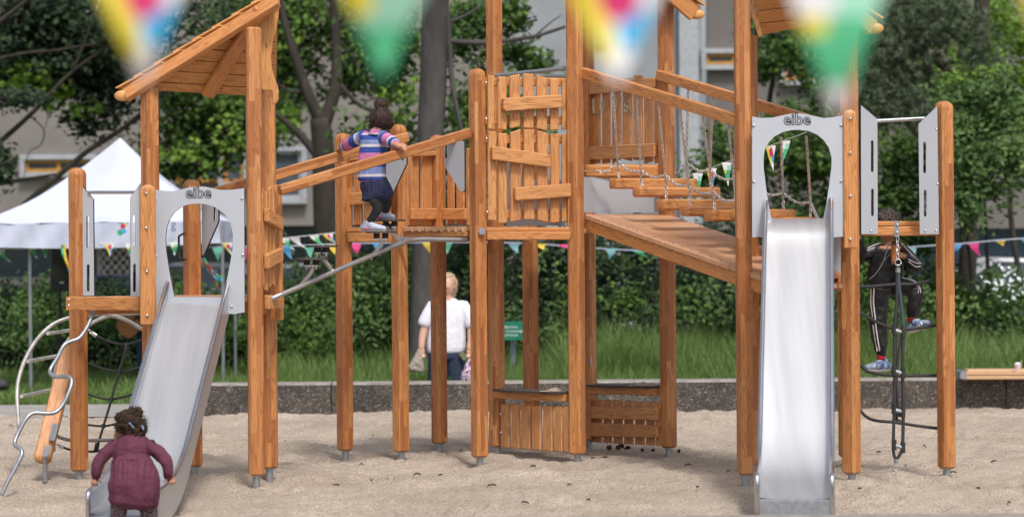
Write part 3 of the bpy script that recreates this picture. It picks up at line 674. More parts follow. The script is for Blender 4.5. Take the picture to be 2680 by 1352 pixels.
# bench seat mounted on the kerb wall, with napkin and ice cup
p=W(2600,990,236); T=thing('bench','backless slatted wooden bench with a grey end bracket standing on the kerb wall','bench',(p.x,p.y,.33))
for k,(ya,yb,dd) in enumerate(((970,981,0),(983,992,0),(968,970,.06))):
    b=MB(); a=WD(2528,(ya+yb)/2,236,-.45+dd*2); c=WD(2860,(ya+yb)/2-1.5,236,-.45+dd*2); beam(b,a,c,.05 if k<2 else .28,(yb-ya)/236 if k<2 else .03,ch=.006); b.build('slat',M_bench,T)
b=MB(); prism(b,[WD(x_,y_,236,-.47) for x_,y_ in ((2513,990),(2514,974),(2520,969),(2530,971),(2531,992))],(0,1,0),.35); b.build('end_bracket',M_galv,T)
b=MB(); a=WD(2700,990,236,-.2); tube(b,[(a.x,a.y+.1,.3),(a.x,a.y+.1,a.z)],.03,8,1); b.build('support',M_galv,T)
q=WD(2664,966.5,236,-.38); b=MB(); box(b,q+Vector((0,0,.0)),(.2,.16,.006),.3); tag(b.build('paper_napkin',M_plastic),'white paper napkin lying under the cup on the bench','napkin')
T=thing('ice_cream_cup','small pink paper cup with a white spoon on the bench','cup',q+Vector((0,0,.004)))
b=MB(); tube(b,[q+Vector((0,0,.006)),q+Vector((0,0,.06))],[.03,.042],14,1); b.build('cup',pm('pink_paper',(.75,.58,.68),rough=.6),T)
b=MB(); ball(b,q+Vector((-.005,0,.06)),(.034,.034,.022),10,6); b.build('ice_cream',M_plastic,T,smooth=True)
b=MB(); beam(b,q+Vector((.015,0,.055)),q+Vector((.05,0,.1)),.012,.004,ch=.001); b.build('spoon',M_plastic,T)
# ================= play towers =================
def ground_of(px,py,s): p=W(px,py,s); return Vector((p.x,p.y,0))
LT=thing('play_tower','low wooden tower with roof and slide portal at the left of the photo','play tower',ground_of(450,1200,327),'wooden play towers')
MT=thing('play_tower','middle wooden tower with picket door, tall posts and no slide','play tower',ground_of(1400,1200,300),'wooden play towers')
RT=thing('play_tower','right hand wooden tower with the straight high slide portal','play tower',ground_of(2200,1200,332),'wooden play towers')
POST={}
def post(T,key,px,py,s,ytop,rot=45,dome=True,w_=.118,wb=.085,ybot=None):
    p=W(px,py,s); zt=W(px,ytop,s).z; POST[key]=(p.x,p.y,s)
    b=MB(); r=rad(rot); up=Vector((math.cos(r),math.sin(r),0))
    z0=wb if ybot is None else ybot
    beam(b,(p.x,p.y,z0),(p.x,p.y,zt),w_,w_,up=up,ch=.017,dome1=.055 if dome else 0)
    o=b.build('post',M_post,T)
    b=MB(); tube(b,[(p.x,p.y,-.25),(p.x,p.y,z0+.01)],.031,14,1); box(b,(p.x,p.y,z0-.004),(.075,.075,.008),rad(rot)); b.build('post_foot',M_galv,o)
    return o
post(LT,'A',207,1100,325,439,50); post(LT,'B',392,350,330,226,42,False); post(LT,'C',670,1100,333,72,12,False)
post(LT,'D',704,1100,323,232,30,False); post(LT,'E',507,1200,320,470,40)
post(MT,'1',903,1100,299.5,348,44); post(MT,'2',1049,1100,302,325,46); post(MT,'3',1150,1100,291,353,44); post(MT,'4',1255,1100,310,179,40)
post(MT,'5',1300,1000,296,-160,46,False); post(MT,'6',1389,900,288,300,44,False); post(MT,'7',1510,1000,307,-160,60,False); post(MT,'8',1540,900,288,-160,45,False); post(MT,'9',1749,1000,299,-160,42,False)
post(RT,'R1',1949,1000,337,-190,5,False); post(RT,'R2',1965,900,324,92,40,False); post(RT,'R3',2228,1100,336.5,75,52,False); post(RT,'R4',2216,1000,313,290,45); post(RT,'R5',2476,1000,330,264,30)
def P3(k,z,dz=0): x,y,s=POST[k]; return Vector((x,y,z))
def bolt(T,x,y,s,r=.011,dd=0,par=None):
    b=MB(); c=WD(x,y,s,dd); ball(b,c,(r,r*.8,r),10,6); return b.build('bolt',M_rail,par or T,smooth=True)
class Multi:
    def __init__(s): s.c=[]
    def build(s,name,mat,par,smooth=True):
        for c in s.c: b=MB(); ball(b,c,(.0115,.009,.0115),10,6); b.build(name,mat,par,smooth=smooth)
def bolts(T,pts,s,dd=0):
    b=Multi(); b.c=[WD(x,y,s(x) if callable(s) else s,dd) for x,y in pts]; return b
def bar(T,name,a,b_,w_,h,mat=None,ch=.007,up=Vector((0,0,1)),par=None):
    m=MB(); beam(m,a,b_,w_,h,up=up,ch=ch); return m.build(name,mat or M_board,par or T)
# -- decks
def deck(T,keys,z,name='deck'):
    pts=[P3(k,z) for k in keys]; c=sum(pts,Vector())/len(pts); pts=[c+(p-c)*1.04 for p in pts]
    x0=min(p.x for p in pts); x1=max(p.x for p in pts); b=MB(); n=max(1,round((x1-x0)/.095)); dx=(x1-x0)/n
    def ysp(x):
        ys=[]
        for i in range(len(pts)):
            a,c_=pts[i],pts[(i+1)%len(pts)]
            if (a.x-x)*(c_.x-x)<=0 and abs(a.x-c_.x)>1e-6: t=(x-a.x)/(c_.x-a.x); ys.append(a.y+(c_.y-a.y)*t)
        return (min(ys),max(ys)) if ys else None
    for i in range(n):
        xa=x0+i*dx+.003; xb=x0+(i+1)*dx-.003; a=ysp(xa+.002); c_=ysp(xb-.002)
        if not a or not c_: continue
        prism(b,[Vector((xa,a[0],z)),Vector((xb,c_[0],z)),Vector((xb,c_[1],z)),Vector((xa,a[1],z))],(0,0,-1),.038,'h')
    return b.build(name,M_deck,T,bevel=.004)
deck(LT,['A','B','C','D','E'],1.485); deck(MT,['1','2','4','5','6','3'],2.03); deck(MT,['5','7','9','8'],2.0); deck(RT,['R2','R3','R4'],2.06); deck(RT,['R1','R3','R4','R2'],1.56,'lower_deck')
# -- left tower
S=lin(184,327,373,333)
bar(LT,'deck_beam',WD(176,794,327,-.075),WD(367,794,333,-.085),.045,36/329)
bar(LT,'deck_beam',P3('C',1.40),P3('D',1.40),.045,.12); bar(LT,'deck_beam',P3('E',1.40),P3('D',1.40),.045,.12); bar(LT,'deck_beam',P3('E',1.40),P3('A',1.40),.045,.12)
bolts(LT,[(180,784),(180,799),(358,784),(358,799)],lin(176,327,367,333),-.10).build('bolt',M_rail,LT,smooth=True)
def Z(sc,ox,oy,pts): return [(ox+x/sc,oy+y/sc) for x,y in pts]
ZS=1462/760
def slot(x,y0,y1,w_):
    r=w_/2; return [(x+r*math.cos(t),y0+r+r*math.sin(t)) for t in np.linspace(PI,2*PI,7)]+[(x+r*math.cos(t),y1-r+r*math.sin(t)) for t in np.linspace(0,PI,7)]
def hplpanel(T,name,outline,holes,S,dd=0,th=.016,xs=None):
    xa=min(x for x,_ in outline); xb=max(x for x,_ in outline); nr=pnorm(S,xa,xb)
    f=lambda L:[W(x,y,S(x))+nr*dd for x,y in L]
    me=holed(f(outline),[f(h) for h in holes],th,nr)
    o=link(name,me,[M_hpl,M_hpledge],T)
    for p in me.polygons:
        if abs(p.normal.dot(nr))<.5: p.material_index=1
    return o
S1=lin(205,324.7,252,325.9)
hplpanel(LT,'slotted_panel',Z(ZS,0,400,[(402,140),(480,235),(485,718),(405,718)]),[slot(235.6,400+318/ZS,400+478/ZS,7),slot(236.6,400+560/ZS,400+697/ZS,7)],S1,-.03)
S1=lin(339,329,370,328.6)
hplpanel(LT,'slotted_panel',Z(ZS,0,400,[(655,225),(707,152),(707,720),(656,720)]),[slot(350,400+313/ZS,400+475/ZS,7),slot(351,400+557/ZS,400+699/ZS,7)],S1,-.02)
b=MB(); tube(b,[W(232,503.5,326),W(352,503.5,329)],.0135,10,1); b.build('grab_bar',M_rail,LT)
SB_=lin(365,336,410,336)
m=MB(); beam(m,WD(388,850,337,-.02),WD(387,483,337,-.02),41/337,.045,up=Vector((0,1,0)),ch=.01,dome1=.05); ob=m.build('bolted_board',M_board,LT)
bolts(LT,[(382.5,505.5),(383,596),(384,710),(385,825)],337,-.05).build('bolt',M_rail,ob,smooth=True)
def portal(T,outl,hole,S,blt,lx,ly,lsz,dd):
    o=hplpanel(T,'slide_portal',outl,[hole],S,dd,.018); nr=pnorm(S,min(x for x,_ in outl),max(x for x,_ in outl))
    ux=Vector((0,0,1)).cross(nr)*-1; ux=ux if ux.x>0 else -ux
    c=W(lx,ly,S(lx))+nr*(dd-.0015)
    textmesh('lettering','eibe',lsz,c,ux,up,M_dark,o,offset=.0045)
    textmesh('lettering_face','eibe',lsz,c-nr*.002,ux,up,M_hpl,o,offset=-.0022)
    b=Multi(); b.c=[W(x,y,S(x))+nr*(dd-.003) for x,y in blt]
    b.build('bolt',M_rail,o,smooth=True); return o
SP=lin(406,334,645,336)
out=Z(ZS,0,400,[(783,183),(830,191),(880,193),(925,184),(965,173),(1005,169),(1045,171),(1085,180),(1120,187),(1180,186),(1238,178),(1240,800),(1190,809),(1120,806),(900,806),(800,800),(788,795)])
hole=Z(ZS,0,400,[(888,724),(872,650),(858,570),(846,490),(843,425),(849,375),(862,335),(885,300),(925,270),(965,258),(1005,255),(1050,259),(1095,275),(1140,308),(1168,350),(1182,410),(1180,480),(1170,540),(1155,620),(1135,724)])
portal(LT,out,hole,SP,Z(ZS,0,400,[(793,235),(1227,229),(795,519),(1231,513),(1176,771)]),524,518,.125,-.05)
SP2=lin(1966,339,2206,339)
out=Z(ZS,1920,0,[(90,588),(130,596),(190,594),(240,583),(290,573),(325,572),(365,578),(400,586),(450,596),(500,592),(547,583),(548,700),(546,705),(547,1190),(520,1192),(440,1206),(200,1206),(120,1192),(90,1195)])
hole=Z(ZS,1920,0,[(190,1116),(172,1030),(158,930),(148,850),(147,800),(153,755),(170,722),(200,690),(240,668),(285,657),(325,655),(370,660),(415,678),(450,708),(475,745),(488,790),(488,840),(478,920),(462,1030),(444,1116)])
portal(RT,out,hole,SP2,Z(ZS,1920,0,[(98,634),(536,632),(98,914),(536,912)]),2084,327,.125,-.06)
# picket side of left tower (seen obliquely) with grips
def pickets(T,items,S,dd,th,name='picket_panel',mat=None,parent=None,slant=None,bev=.007):
    xa=min(i[0] for i in items); xb=max(i[1] for i in items); nr=pnorm(S,xa,xb); b=MB()
    for it in items:
        x0,x1,yt0,yt1,yb0,yb1=it; q_=.075*(x1-x0); x0+=q_; x1-=q_
        prism(b,[W(x,y,S(x))+nr*dd for x,y in ((x0,yt0),(x1,yt1),(x1,yb1),(x0,yb0))],nr,th,'v')
    return b.build(name,mat or M_pick,T,bevel=bev),nr
def zr(ox,oy,L): return [tuple((ox+v/ZS) if i<2 else (oy+v/ZS) for i,v in enumerate(it)) for it in L]
SQ=lin(686,333,722,328)
o,nr=pickets(LT,[(687,694.5,489,497,742,752),(697,704,500,504,760,762),(706.5,713,492,486,752,746),(715.5,722,492,500,744,751)],SQ,0,.03)
def grips(T,polys,S,dd,th,n='climbing_grip'):
    for poly in polys:
        xa=min(x for x,_ in poly); xb=max(x for x,_ in poly); nr=pnorm(S,xa,xb); b=MB()
        prism(b,[W(x,y,S(x))+nr*dd for x,y in poly],nr,th,'h'); b.build(n,M_pick,T,bevel=.007)
grips(LT,[[(688,545),(727,570),(727,604),(688,580)],[(688,665),(727,647),(727,682),(689,703)],[(689,772),(729,771),(729,807),(690,809)]],SQ,-.05,.045)
m=MB(); beam(m,W(726,838,326),W(721,483,326),.05,.10,up=Vector((.9,-.43,0)),ch=.01,dome1=.05); m.build('bolted_board',M_board,LT)
# inner grey panel and black handle
hplpanel(LT,'grab_panel',[(522,512),(566,512),(566,579),(527,668),(523,666)],[slot(556.5,530,578,5)],lin(500,318,570,322),.02)
b=MB(); tube(b,[W(482,610,320),W(470,617,322),W(468,624,322),W(469,670,322),W(474,677,322),W(484,679,320)],.009,8,3); b.build('black_handle',M_dark,LT,smooth=True)
# ---- roofs
def roof(T,L,K,Tp,name='roof'):
    """one triangular boarded plane L(low tip) K(back corner) Tp(high tip), rafters below, shingle boards on top"""
    nrm=(K-L).cross(Tp-L).normalized(); nrm=nrm if nrm.z>0 else -nrm
    n=9; b=MB(); 
    for i in range(n):
        t0=i/n+.004; t1=(i+1)/n-.006
        a=L.lerp(Tp,t0); c=K.lerp(Tp,t0); d=K.lerp(Tp,t1); e=L.lerp(Tp,t1)
        if i==0:      # wavy eave board
            pts=[a.lerp(c,k/10)-(Tp-K).normalized()*(.05*math.sin(PI*k/10)*-1+.0) for k in range(11)]+[d,e]
        else: pts=[a,c,d,e]
        # prism with grain running along eave
        cr=MB(); vs=pts+[p+nrm*.02 for p in pts]; k=len(pts); hx=(K-L).normalized(); hy=nrm.cross(hx); u0=random.random()*50; v0=random.random()*50
        U=lambda p:(u0+p.dot(hx),v0+p.dot(hy))
        fs=[tuple(range(k)),tuple(reversed(range(k,2*k)))]+[(q,(q+1)%k,k+(q+1)%k,k+q) for q in range(k)]
        b.add(vs,fs,[[U(vs[j]) for j in f] for f in fs])
    R=b.build(name,M_roof,T)
    # shingles on the upper side, overhanging the front verge
    b=MB(); m=8; out=((L-K).normalized())
    for i in range(m):
        t0=max(0,i/m-.01); t1=(i+1.25)/m; t1=min(t1,1)
        a=L.lerp(Tp,t0)+nrm*.045; e=L.lerp(Tp,t1)+nrm*.022; c=K.lerp(Tp,t0)+nrm*.045; d=K.lerp(Tp,t1)+nrm*.022
        fw=(L.lerp(Tp,.5)-K.lerp(Tp,.5)).normalized()*.035
        vs=[a+fw,c,d,e+fw]; vs=vs+[v+nrm*.017 for v in vs]; hx=(K-L).normalized(); hy=nrm.cross(hx); u0=random.random()*50; v0=random.random()*50
        fs=[(3,2,1,0),(4,5,6,7),(0,1,5,4),(1,2,6,5),(2,3,7,6),(3,0,4,7)]
        b.add(vs,fs,[[(u0+vs[j].dot(hx),v0+vs[j].dot(hy)) for j in f] for f in fs])
    b.build('shingles',M_roof,R)
    dn=-nrm
    bar(T,'rafter',L.lerp(Tp,.015)+dn*.066,Tp.lerp(L,.02)+dn*.066,.05,.13,up=nrm,par=R,ch=.004)
    mid=L.lerp(K,.52).lerp(Tp,.035); bar(T,'rafter',mid+dn*.045,Tp.lerp(L,.12)+dn*.045,.11,.05,up=nrm,par=R)
    # rounded tip
    b=MB(); ball(b,L+dn*.05,(.07,.03,.045),14,8); b.build('rafter_tip',M_roof,R,smooth=True)
    return R
def wavy(T,pts,nr,th,par=None):
    b=MB(); prism(b,pts,nr,th,'v'); b.build('gable_board',M_roof,par or T,bevel=.006)
Lp=W(318,241,330); Kp=W(722,262,321); Tp=W(728,-16,331)
R=roof(LT,Lp,Kp,Tp)
SG=lambda x:329.5
wl=[(731,-20),(731,8),(728,48),(721,85),(713,112),(709,150),(711,180),(718,205),(727,226),(729,240),(729,262),(722,272),(713,272)]
wavy(LT,[W(x,y,SG(x)) for x,y in [(726,-12),(677,62),(672,70),(676,150),(684,236),(712,238)]+wl[::-1]],pnorm(SG,686,732),.03,R)
Lp=W(2296,62,334); Kp=W(1990,94,320); Tp=W(1950,-215,340)
R=roof(RT,Lp,Kp,Tp)
wavy(RT,[W(x,y,333) for x,y in [(1960,-120),(1966,0),(1967,42),(1985,98),(1996,94),(1975,20),(1968,-100)]],(0.2,1,0),.03,R)
Lp=W(1832,26,300); Kp=W(1560,-56,286); Tp=W(1500,-270,308)
R=roof(MT,Lp,Kp,Tp)
bar(MT,'rafter',W(1752,-20,300),W(1796,22,300),.05,.10,par=R,ch=.012)
# ---- middle tower: picket door between posts 4 and 7
SD=lin(1265,310,1495,306); zx=lambda v:1220+v/ZS; zy=lambda v:v/ZS
up_=[(98,138,378,385,650,656),(147,200,388,388,652,656),(207,268,385,374,648,638),(275,335,372,374,645,648),(342,404,378,395,648,660),(411,461,397,397,657,657),(470,523,398,392,655,650)]
lo_=[(98,147,660,664,1108,1112),(150,202,672,672,1125,1122),(210,272,668,650,1118,1108),(278,340,652,654,1105,1105),(346,408,655,672,1108,1120),(412,465,674,674,1122,1120),(470,526,676,672,1118,1112)]
cv=lambda L:[(zx(a),zx(b_),zy(c),zy(d),zy(e),zy(f)) for a,b_,c,d,e,f in L]
o,nr=pickets(MT,cv(up_),SD,-.045,.032); o,nr=pickets(MT,cv(lo_),SD,-.045,.032)
for y in (215,315,365,560): bar(MT,'cross_rail',WD(1268,y,310,.01),WD(1492,y,306,.01),.035,.07)
grips(MT,[[(zx(a),zy(c)) for a,c in q] for q in ([(165,497),(455,480),(462,490),(460,545),(175,563),(165,550)],[(108,740),(115,738),(403,780),(403,842),(395,844),(110,806)],[(225,945),(515,924),(518,990),(510,991),(232,1012),(225,1003)])],SD,-.11,.055)
bolts(MT,[(zx(x),zy(y)) for x,y in ((101,416),(101,600),(103,697),(106,1067),(516,432),(517,612),(517,707),(523,1069))],SD,-.06).build('bolt',M_rail,MT,smooth=True)
b=MB(); tube(b,[WD(zx(80),zy(1163),310,-.10),WD(zx(80),zy(1163),310,-.07)],.03,16,1); b.build('hub_cap',M_galv,MT)
bar(MT,'deck_beam',WD(1273,616.5,310,-.03),WD(1491,616.5,307,-.03),.05,22/308); bar(MT,'deck_edge',WD(1270,600,310,-.01),WD(1491,600,307,-.01),.05,11/308)
hplpanel(MT,'grey_panel',[(1322,468),(1476,470),(1476,590),(1326,590)],[],lin(1300,303,1490,303),.15)
b=MB(); tube(b,[W(1297,198,300),W(1480,179,306)],.018,10,1); b.build('safety_bar',M_galv,MT); b=MB(); tube(b,[W(1400,197,292),W(1500,202,290)],.015,10,1); b.build('safety_bar',M_galv,MT)
# side panels M1-M2
S12=lin(905,298,1025,303)
def zc(L): return [(640+a/ZS,640+b_/ZS,c/ZS,d/ZS,e/ZS,f/ZS) for a,b_,c,d,e,f in L]
pickets(MT,zc([(506,550,780,780,1128,1130),(556,602,790,785,1135,1130),(608,655,785,790,1125,1120),(662,706,790,790,1125,1130),(712,745,785,785,1128,1128)]),S12,-.03,.03)
grips(MT,[[(901,414),(1022,396),(1022,408),(901,427)],[(901,510),(980,500),(980,532),(902,542)]],S12,-.075,.045)
bar(MT,'deck_beam',WD(911,621,300,-.02),WD(1026,621,302,-.02),.05,24/300); bar(MT,'deck_edge',WD(911,604,300,0),WD(1026,603,302,0),.06,8/300)
bar(MT,'deck_beam',WD(1058,614,302,-.0),WD(1227,612,309,-.0),.05,14/305)
b=MB()
for k in range(9):
    xa=1057+k*18.9; beam(b,WD(xa+9,602,302+(xa-1057)*.04,-.07),WD(xa+9,602,302+(xa-1057)*.04,.1),17.6/304,11/304,ch=.004)
b.build('plank_ends',M_deck,MT)
# back panels between 2-3 and 3-5
S23=lin(1060,296,1140,291); S35=lin(1165,291,1230,294)
pickets(MT,zc([(820,832,790,790,1135,1135),(836,884,782,780,1138,1138),(892,950,780,780,1142,1140)]),S23,0,.03)
pickets(MT,zc([(1016,1052,770,760,1130,1132),(1060,1106,760,745,1128,1128),(1112,1130,745,745,1135,1135)]),S35,0,.03)
grips(MT,[[(1068,545),(1137,545),(1137,574),(1068,574)],[(1075,398),(1137,396),(1137,408),(1075,410)]],S23,-.05,.04,'cross_board'); grips(MT,[[(1168,545),(1228,545),(1228,575),(1168,575)]],S35,-.05,.04,'cross_board')
hplpanel(MT,'corner_panel',[(1026,418),(1034,417),(1079,411),(1080,428),(1044,504),(1035,507),(1028,503)],[slot(1070,413,421,5)],lin(1020,303,1085,306),-.07)
hplpanel(MT,'corner_panel',[(1180,380),(1226,368),(1232,372),(1233,497),(1228,502),(1222,500),(1180,434)],[slot(1184.5,379,415,5)],lin(1180,310,1235,313),-.07)
b=MB(); tube(b,[WD(1048,626,303,-.05),WD(1150,626,306,-.05)],.02,10,1); beam(b,WD(1050,612,302,-.06),WD(1050,624,302,-.06),.03,.012); b.build('tube_bracket',M_galv,MT)
# counter boards and low picket panels
SF1=lin(1308,297,1490,307); SF2=lin(1548,288,1727,299)
zz=lambda L:[(1220+a/ZS,1220+b_/ZS,676+c/ZS,676+d/ZS,676+e/ZS,676+f/ZS) for a,b_,c,d,e,f in L]
pickets(MT,zz([(170,218,733,729,948,952),(221,267,731,733,950,957),(269,321,735,736,956,960),(325,377,741,738,960,965),(380,434,742,740,964,970),(437,484,743,743,968,972),(487,518,748,746,970,975)]),SF1,-.0,.028,name='low_picket_panel')
pickets(MT,zz([(628,682,712,708,922,926),(685,730,712,712,926,928),(734,785,712,712,928,932),(789,838,716,716,933,936),(843,895,718,718,935,940),(899,945,720,722,938,942),(949,980,722,722,942,944)]),SF2,.0,.028,name='low_picket_panel')
grips(MT,[[(1220+a/ZS,676+c/ZS) for a,c in q] for q in ([(625,740),(978,748),(978,814),(625,805)],[(625,824),(978,838),(978,902),(627,893)])],SF2,-.045,.04,'cross_board')
bolts(MT,[(1311,676+783/ZS),(1311,676+875/ZS)],SF1,-.02).build('bolt',M_rail,MT,smooth=True)
for S_,x0,x1,ya,yb,h in ((SF1,1301,1490,686,704,34),(SF2,1541,1728,663,667,36)):
    pass
def counter(xa,ya,sa,xb,yb,sb,h,sandx):
    a=W(xa,ya,sa); c=W(xb,yb,sb); o=bar(MT,'counter_board',a-up*(h/2/sa),c-up*(h/2/sb),.10,h/sa)
    d=(c-a).normalized(); nb=Vector((-d.y,d.x,0)); nb=nb if nb.y>0 else -nb; b=MB(); n=12; vs=[];fs=[]
    for i in range(n+1):
        p=a.lerp(c,i/n); wv=.06+.05*math.sin(PI*i/n); vs+=[p-nb*wv,p+nb*.16,p-nb*wv+up*.016,p+nb*.16+up*.016]
    for i in range(n):
        q=i*4; fs+=[(q,q+4,q+5,q+1),(q+2,q+3,q+7,q+6),(q,q+2,q+6,q+4),(q+1,q+5,q+7,q+3)]
    fs+=[(0,1,3,2),(4*n,4*n+2,4*n+3,4*n+1)]
    b.add(vs,fs); t=b.build('counter_top',M_plate,o)
    b=MB(); vs=[];fs=[];nn=14; cc=W(sandx,ya,sa); cc=a.lerp(c,max(0,min(1,(cc.x-a.x)/(c.x-a.x))))+up*.017
    for i in range(nn+1):
        for j in range(nn+1):
            u=(i/nn-.5)*.26; v_=(j/nn-.5)*.16; hh=.03*math.exp(-(u/.06)**2-(v_/.045)**2)+.007*random.random()*math.exp(-(u/.1)**2); vs.append(cc+Vector((u,v_+.03,hh-.002)))
    for i in range(nn):
        for j in range(nn): k_=i*(nn+1)+j; fs.append((k_,k_+nn+1,k_+nn+2,k_+1))
    b.add(vs,fs)
    q=b.build('sand_pile',M_sand,t); return o
counter(1301,676+664/ZS,297,1488,676+680/ZS,306,20,1450); counter(1541,676+641/ZS,288,1728,676+650/ZS,298,20,1675)
# LOVE panel
SL=lin(1543,288,1722,298)
zl=lambda L:[(zx(a),zx(b_),zy(c),zy(d),zy(e),zy(f)) for a,b_,c,d,e,f in L]
pickets(MT,zl([(625,672,440,440,826,822),(678,722,435,435,826,820),(729,776,425,415,826,802),(780,832,400,390,800,812),(836,884,378,380,806,808),(889,937,420,420,826,812),(942,966,400,400,822,822)]),SL,.0,.028,name='chalked_picket_panel')
lp=col.objects.get('chalked_picket_panel')
grips(MT,[[(zx(a),zy(c)) for a,c in q] for q in ([(612,420),(620,415),(966,392),(966,442),(618,480),(612,474)],[(617,742),(625,738),(967,722),(967,790),(622,806),(617,798)])],SL,-.045,.04,'cross_board')
def chalk(lines,S,dd,r=.0085):
    b=MB()
    for L_ in lines: tube(b,[WD(x,y,S(x),dd) for x,y in L_],r,5,3,flat=.3)
    b.build('chalk_writing',M_chalk,lp)
zq=lambda L:[(1500+x/(1661/460),200+y/(1661/460)) for x,y in L]
chalk([zq([(193,210),(190,280),(197,350)]),zq([(190,350),(230,348)]),zq([(265,235),(262,290),(268,330),(290,320),(305,270),(290,232),(262,250)]),zq([(372,200),(385,290),(400,330),(412,260),(405,200)]),
  zq([(460,205),(500,185),(520,190),(470,245)]),zq([(470,190),(490,260),(485,330)]),zq([(480,235),(520,245),(490,270),(520,300),(485,332),(515,335)])],SL,-.012)
b=MB()
for k in range(5):
    yy=60+k*22; tube(b,[WD(1523+2*math.sin(t*5),yy+t*22,306,-.0) for t in (0,.3,.6,.9,1.2)],.003,5,3)
b.build('chalk_writing',M_chalk,MT)
b=MB(); tube(b,[WD(1549,928,288,-.085),WD(1546,945,288,-.085),WD(1548,958,288,-.085)],[.004,.008,.003],6,3); b.build('chalk_writing',M_white,MT)
hplpanel(MT,'grey_panel',[(1524,463),(1731,463),(1731,556),(1524,556)],[],lin(1524,305,1731,297),.0)
# -- right tower
S1=lin(2247,334,2292,331)
hplpanel(RT,'slotted_panel',Z(ZS,1920,0,[(630,530),(713,600),(715,1178),(632,1178)]),[slot(1920+687/ZS,707/ZS,867/ZS,7),slot(1920+688/ZS,950/ZS,1088/ZS,7)],S1,-.02)
S1=lin(2405,330.6,2460,331.6)
hplpanel(RT,'slotted_panel',Z(ZS,1920,0,[(935,625),(1030,535),(1038,1178),(942,1178)]),[slot(1920+966/ZS,715/ZS,872/ZS,7),slot(1920+969/ZS,955/ZS,1090/ZS,7)],S1,-.03)
bolts(RT,[(2451,338),(2454,481)],335,-.03).build('bolt',M_rail,RT,smooth=True)
bolts(RT,Z(ZS,1920,0,[(640,1162),(695,1162),(964,1162),(1019,1162)]),332,-.08).build('bolt',M_rail,RT,smooth=True)
b=MB(); tube(b,[W(2287,317,329),W(2419,310,328)],.0145,10,1); b.build('grab_bar',M_rail,RT)
m=MB(); beam(m,WD(2226,650,339,-.06),WD(2224,287,339,-.06),37/339,.045,up=Vector((0,1,0)),ch=.01,dome1=.05); ob=m.build('bolted_board',M_board,RT)
bolts(RT,Z(ZS,1920,0,[(588,597),(588,769),(588,987),(588,1204)]),339,-.09).build('bolt',M_rail,ob,smooth=True)
bar(RT,'deck_beam',WD(2249,604.5,331,-.0),WD(2462,604.5,327,-.0),.05,25/333); bar(RT,'deck_edge',WD(2249,585,330,.05),WD(2455,585,326.5,.05),.05,13/333)
hplpanel(RT,'grey_panel',[(2130,618),(2203,618),(2203,746),(2130,746)],[],lin(2130,318,2203,318),.0)
bar(RT,'deck_beam',WD(2100,751,320,0),WD(2203,751,318,0),.05,11/319); bar(RT,'deck_beam',P3('R1',1.50),P3('R2',1.50),.05,.1)
# ================= slides =================
def slide(label,name,Y0,prof,cx,hw,railh,startz):
    T=thing('slide',label,'slide',(cx(0),Y0-1.4,0),'stainless steel slides')
    P=[Vector((cx(t),Y0-t,z)) for t,z in prof]; P=catmull(P,4); n=len(P)
    def side(i): 
        d=P[min(i+1,n-1)]-P[max(i-1,0)]; d.z=0; d.normalize(); return Vector((-d.y,d.x,0))*-1
    b=MB(); vs=[];fs=[]; m=8
    for i,p in enumerate(P):
        sx=side(i)
        for j in range(m+1):
            u=-1+2*j/m; vs.append(p+sx*(hw*u)+up*(.012*(abs(u)**6)))
    for i in range(n-1):
        for j in range(m): q=i*(m+1)+j; fs.append((q,q+1,q+m+2,q+m+1))
    b.add(vs,fs); vs2=[v-up*.006 for v in vs]; b.add(vs2,[tuple(reversed(f)) for f in fs])
    # end lip
    a=P[-1]; sx=side(n-1); d=(P[-1]-P[-2]).normalized(); lip=[a+sx*hw*u for u in (-1,1)]; 
    b.build('slide_bed',M_steel,T,smooth=True)
    b=MB(); b.add(lip+[p+d*.02-up*.012 for p in lip]+[p+d*.025-up*.15 for p in lip],[(0,1,3,2),(2,3,5,4)]); b.build('end_lip',M_galv,T)
    for sg in (-1,1):
        b=MB(); vs=[];fs=[]
        for i,p in enumerate(P):
            t=i/(n-1); sx=side(i); h=railh*(1 if t<.9 else 1); q=p+sx*(hw*sg)
            lo=q-up*(.09+.02*t); hi=q+up*h
            if i==n-1: lo=q-up*.17
            vs+=[lo,hi,lo+sx*(.008*sg),hi+sx*(.008*sg)]
        for i in range(n-1):
            q=i*4; fs+=[(q,q+1,q+5,q+4),(q+2,q+6,q+7,q+3),(q,q+4,q+6,q+2)]
        b.add(vs,fs); wal=b.build('side_wall',M_steel,T)
        b=MB(); path=[P[0]+side(0)*hw*sg+up*.02+Vector((0,.03,0)),P[0]+side(0)*hw*sg+up*(railh*.85)+Vector((0,.02,0)),P[1]+side(1)*hw*sg+up*(railh+.015)]
        path+=[p+side(i)*(hw*sg)+up*(railh+.004) for i,p in enumerate(P) if i>1 and i%2==0]; e=P[-1]+side(n-1)*hw*sg; path+=[e+up*.07+Vector((0,-.02,0)),e-up*.1+Vector((0,-.015,0))]
        tube(b,path,.0185,12,3); b.build('rail',M_rail,T,smooth=True)
    return T
SLL=slide('low steel slide on the left with the toddler at its foot','slide',21.02-.05,[(0,1.475),(.1,1.455),(.25,1.36),(.8,.98),(1.35,.605),(1.8,.30),(2.1,.17),(2.4,.11),(2.72,.075)],lambda t:-2.445-.228*t/2.8,.24,.15,0)
SLR=slide('high straight steel slide on the right','slide',20.66,[(0,2.065),(.08,2.055),(.2,1.975),(.35,1.83),(.9,1.345),(1.5,.81),(1.95,.41),(2.2,.25),(2.45,.20),(2.72,.18)],lambda t:2.215-.35*t/2.85,.25,.15,0)
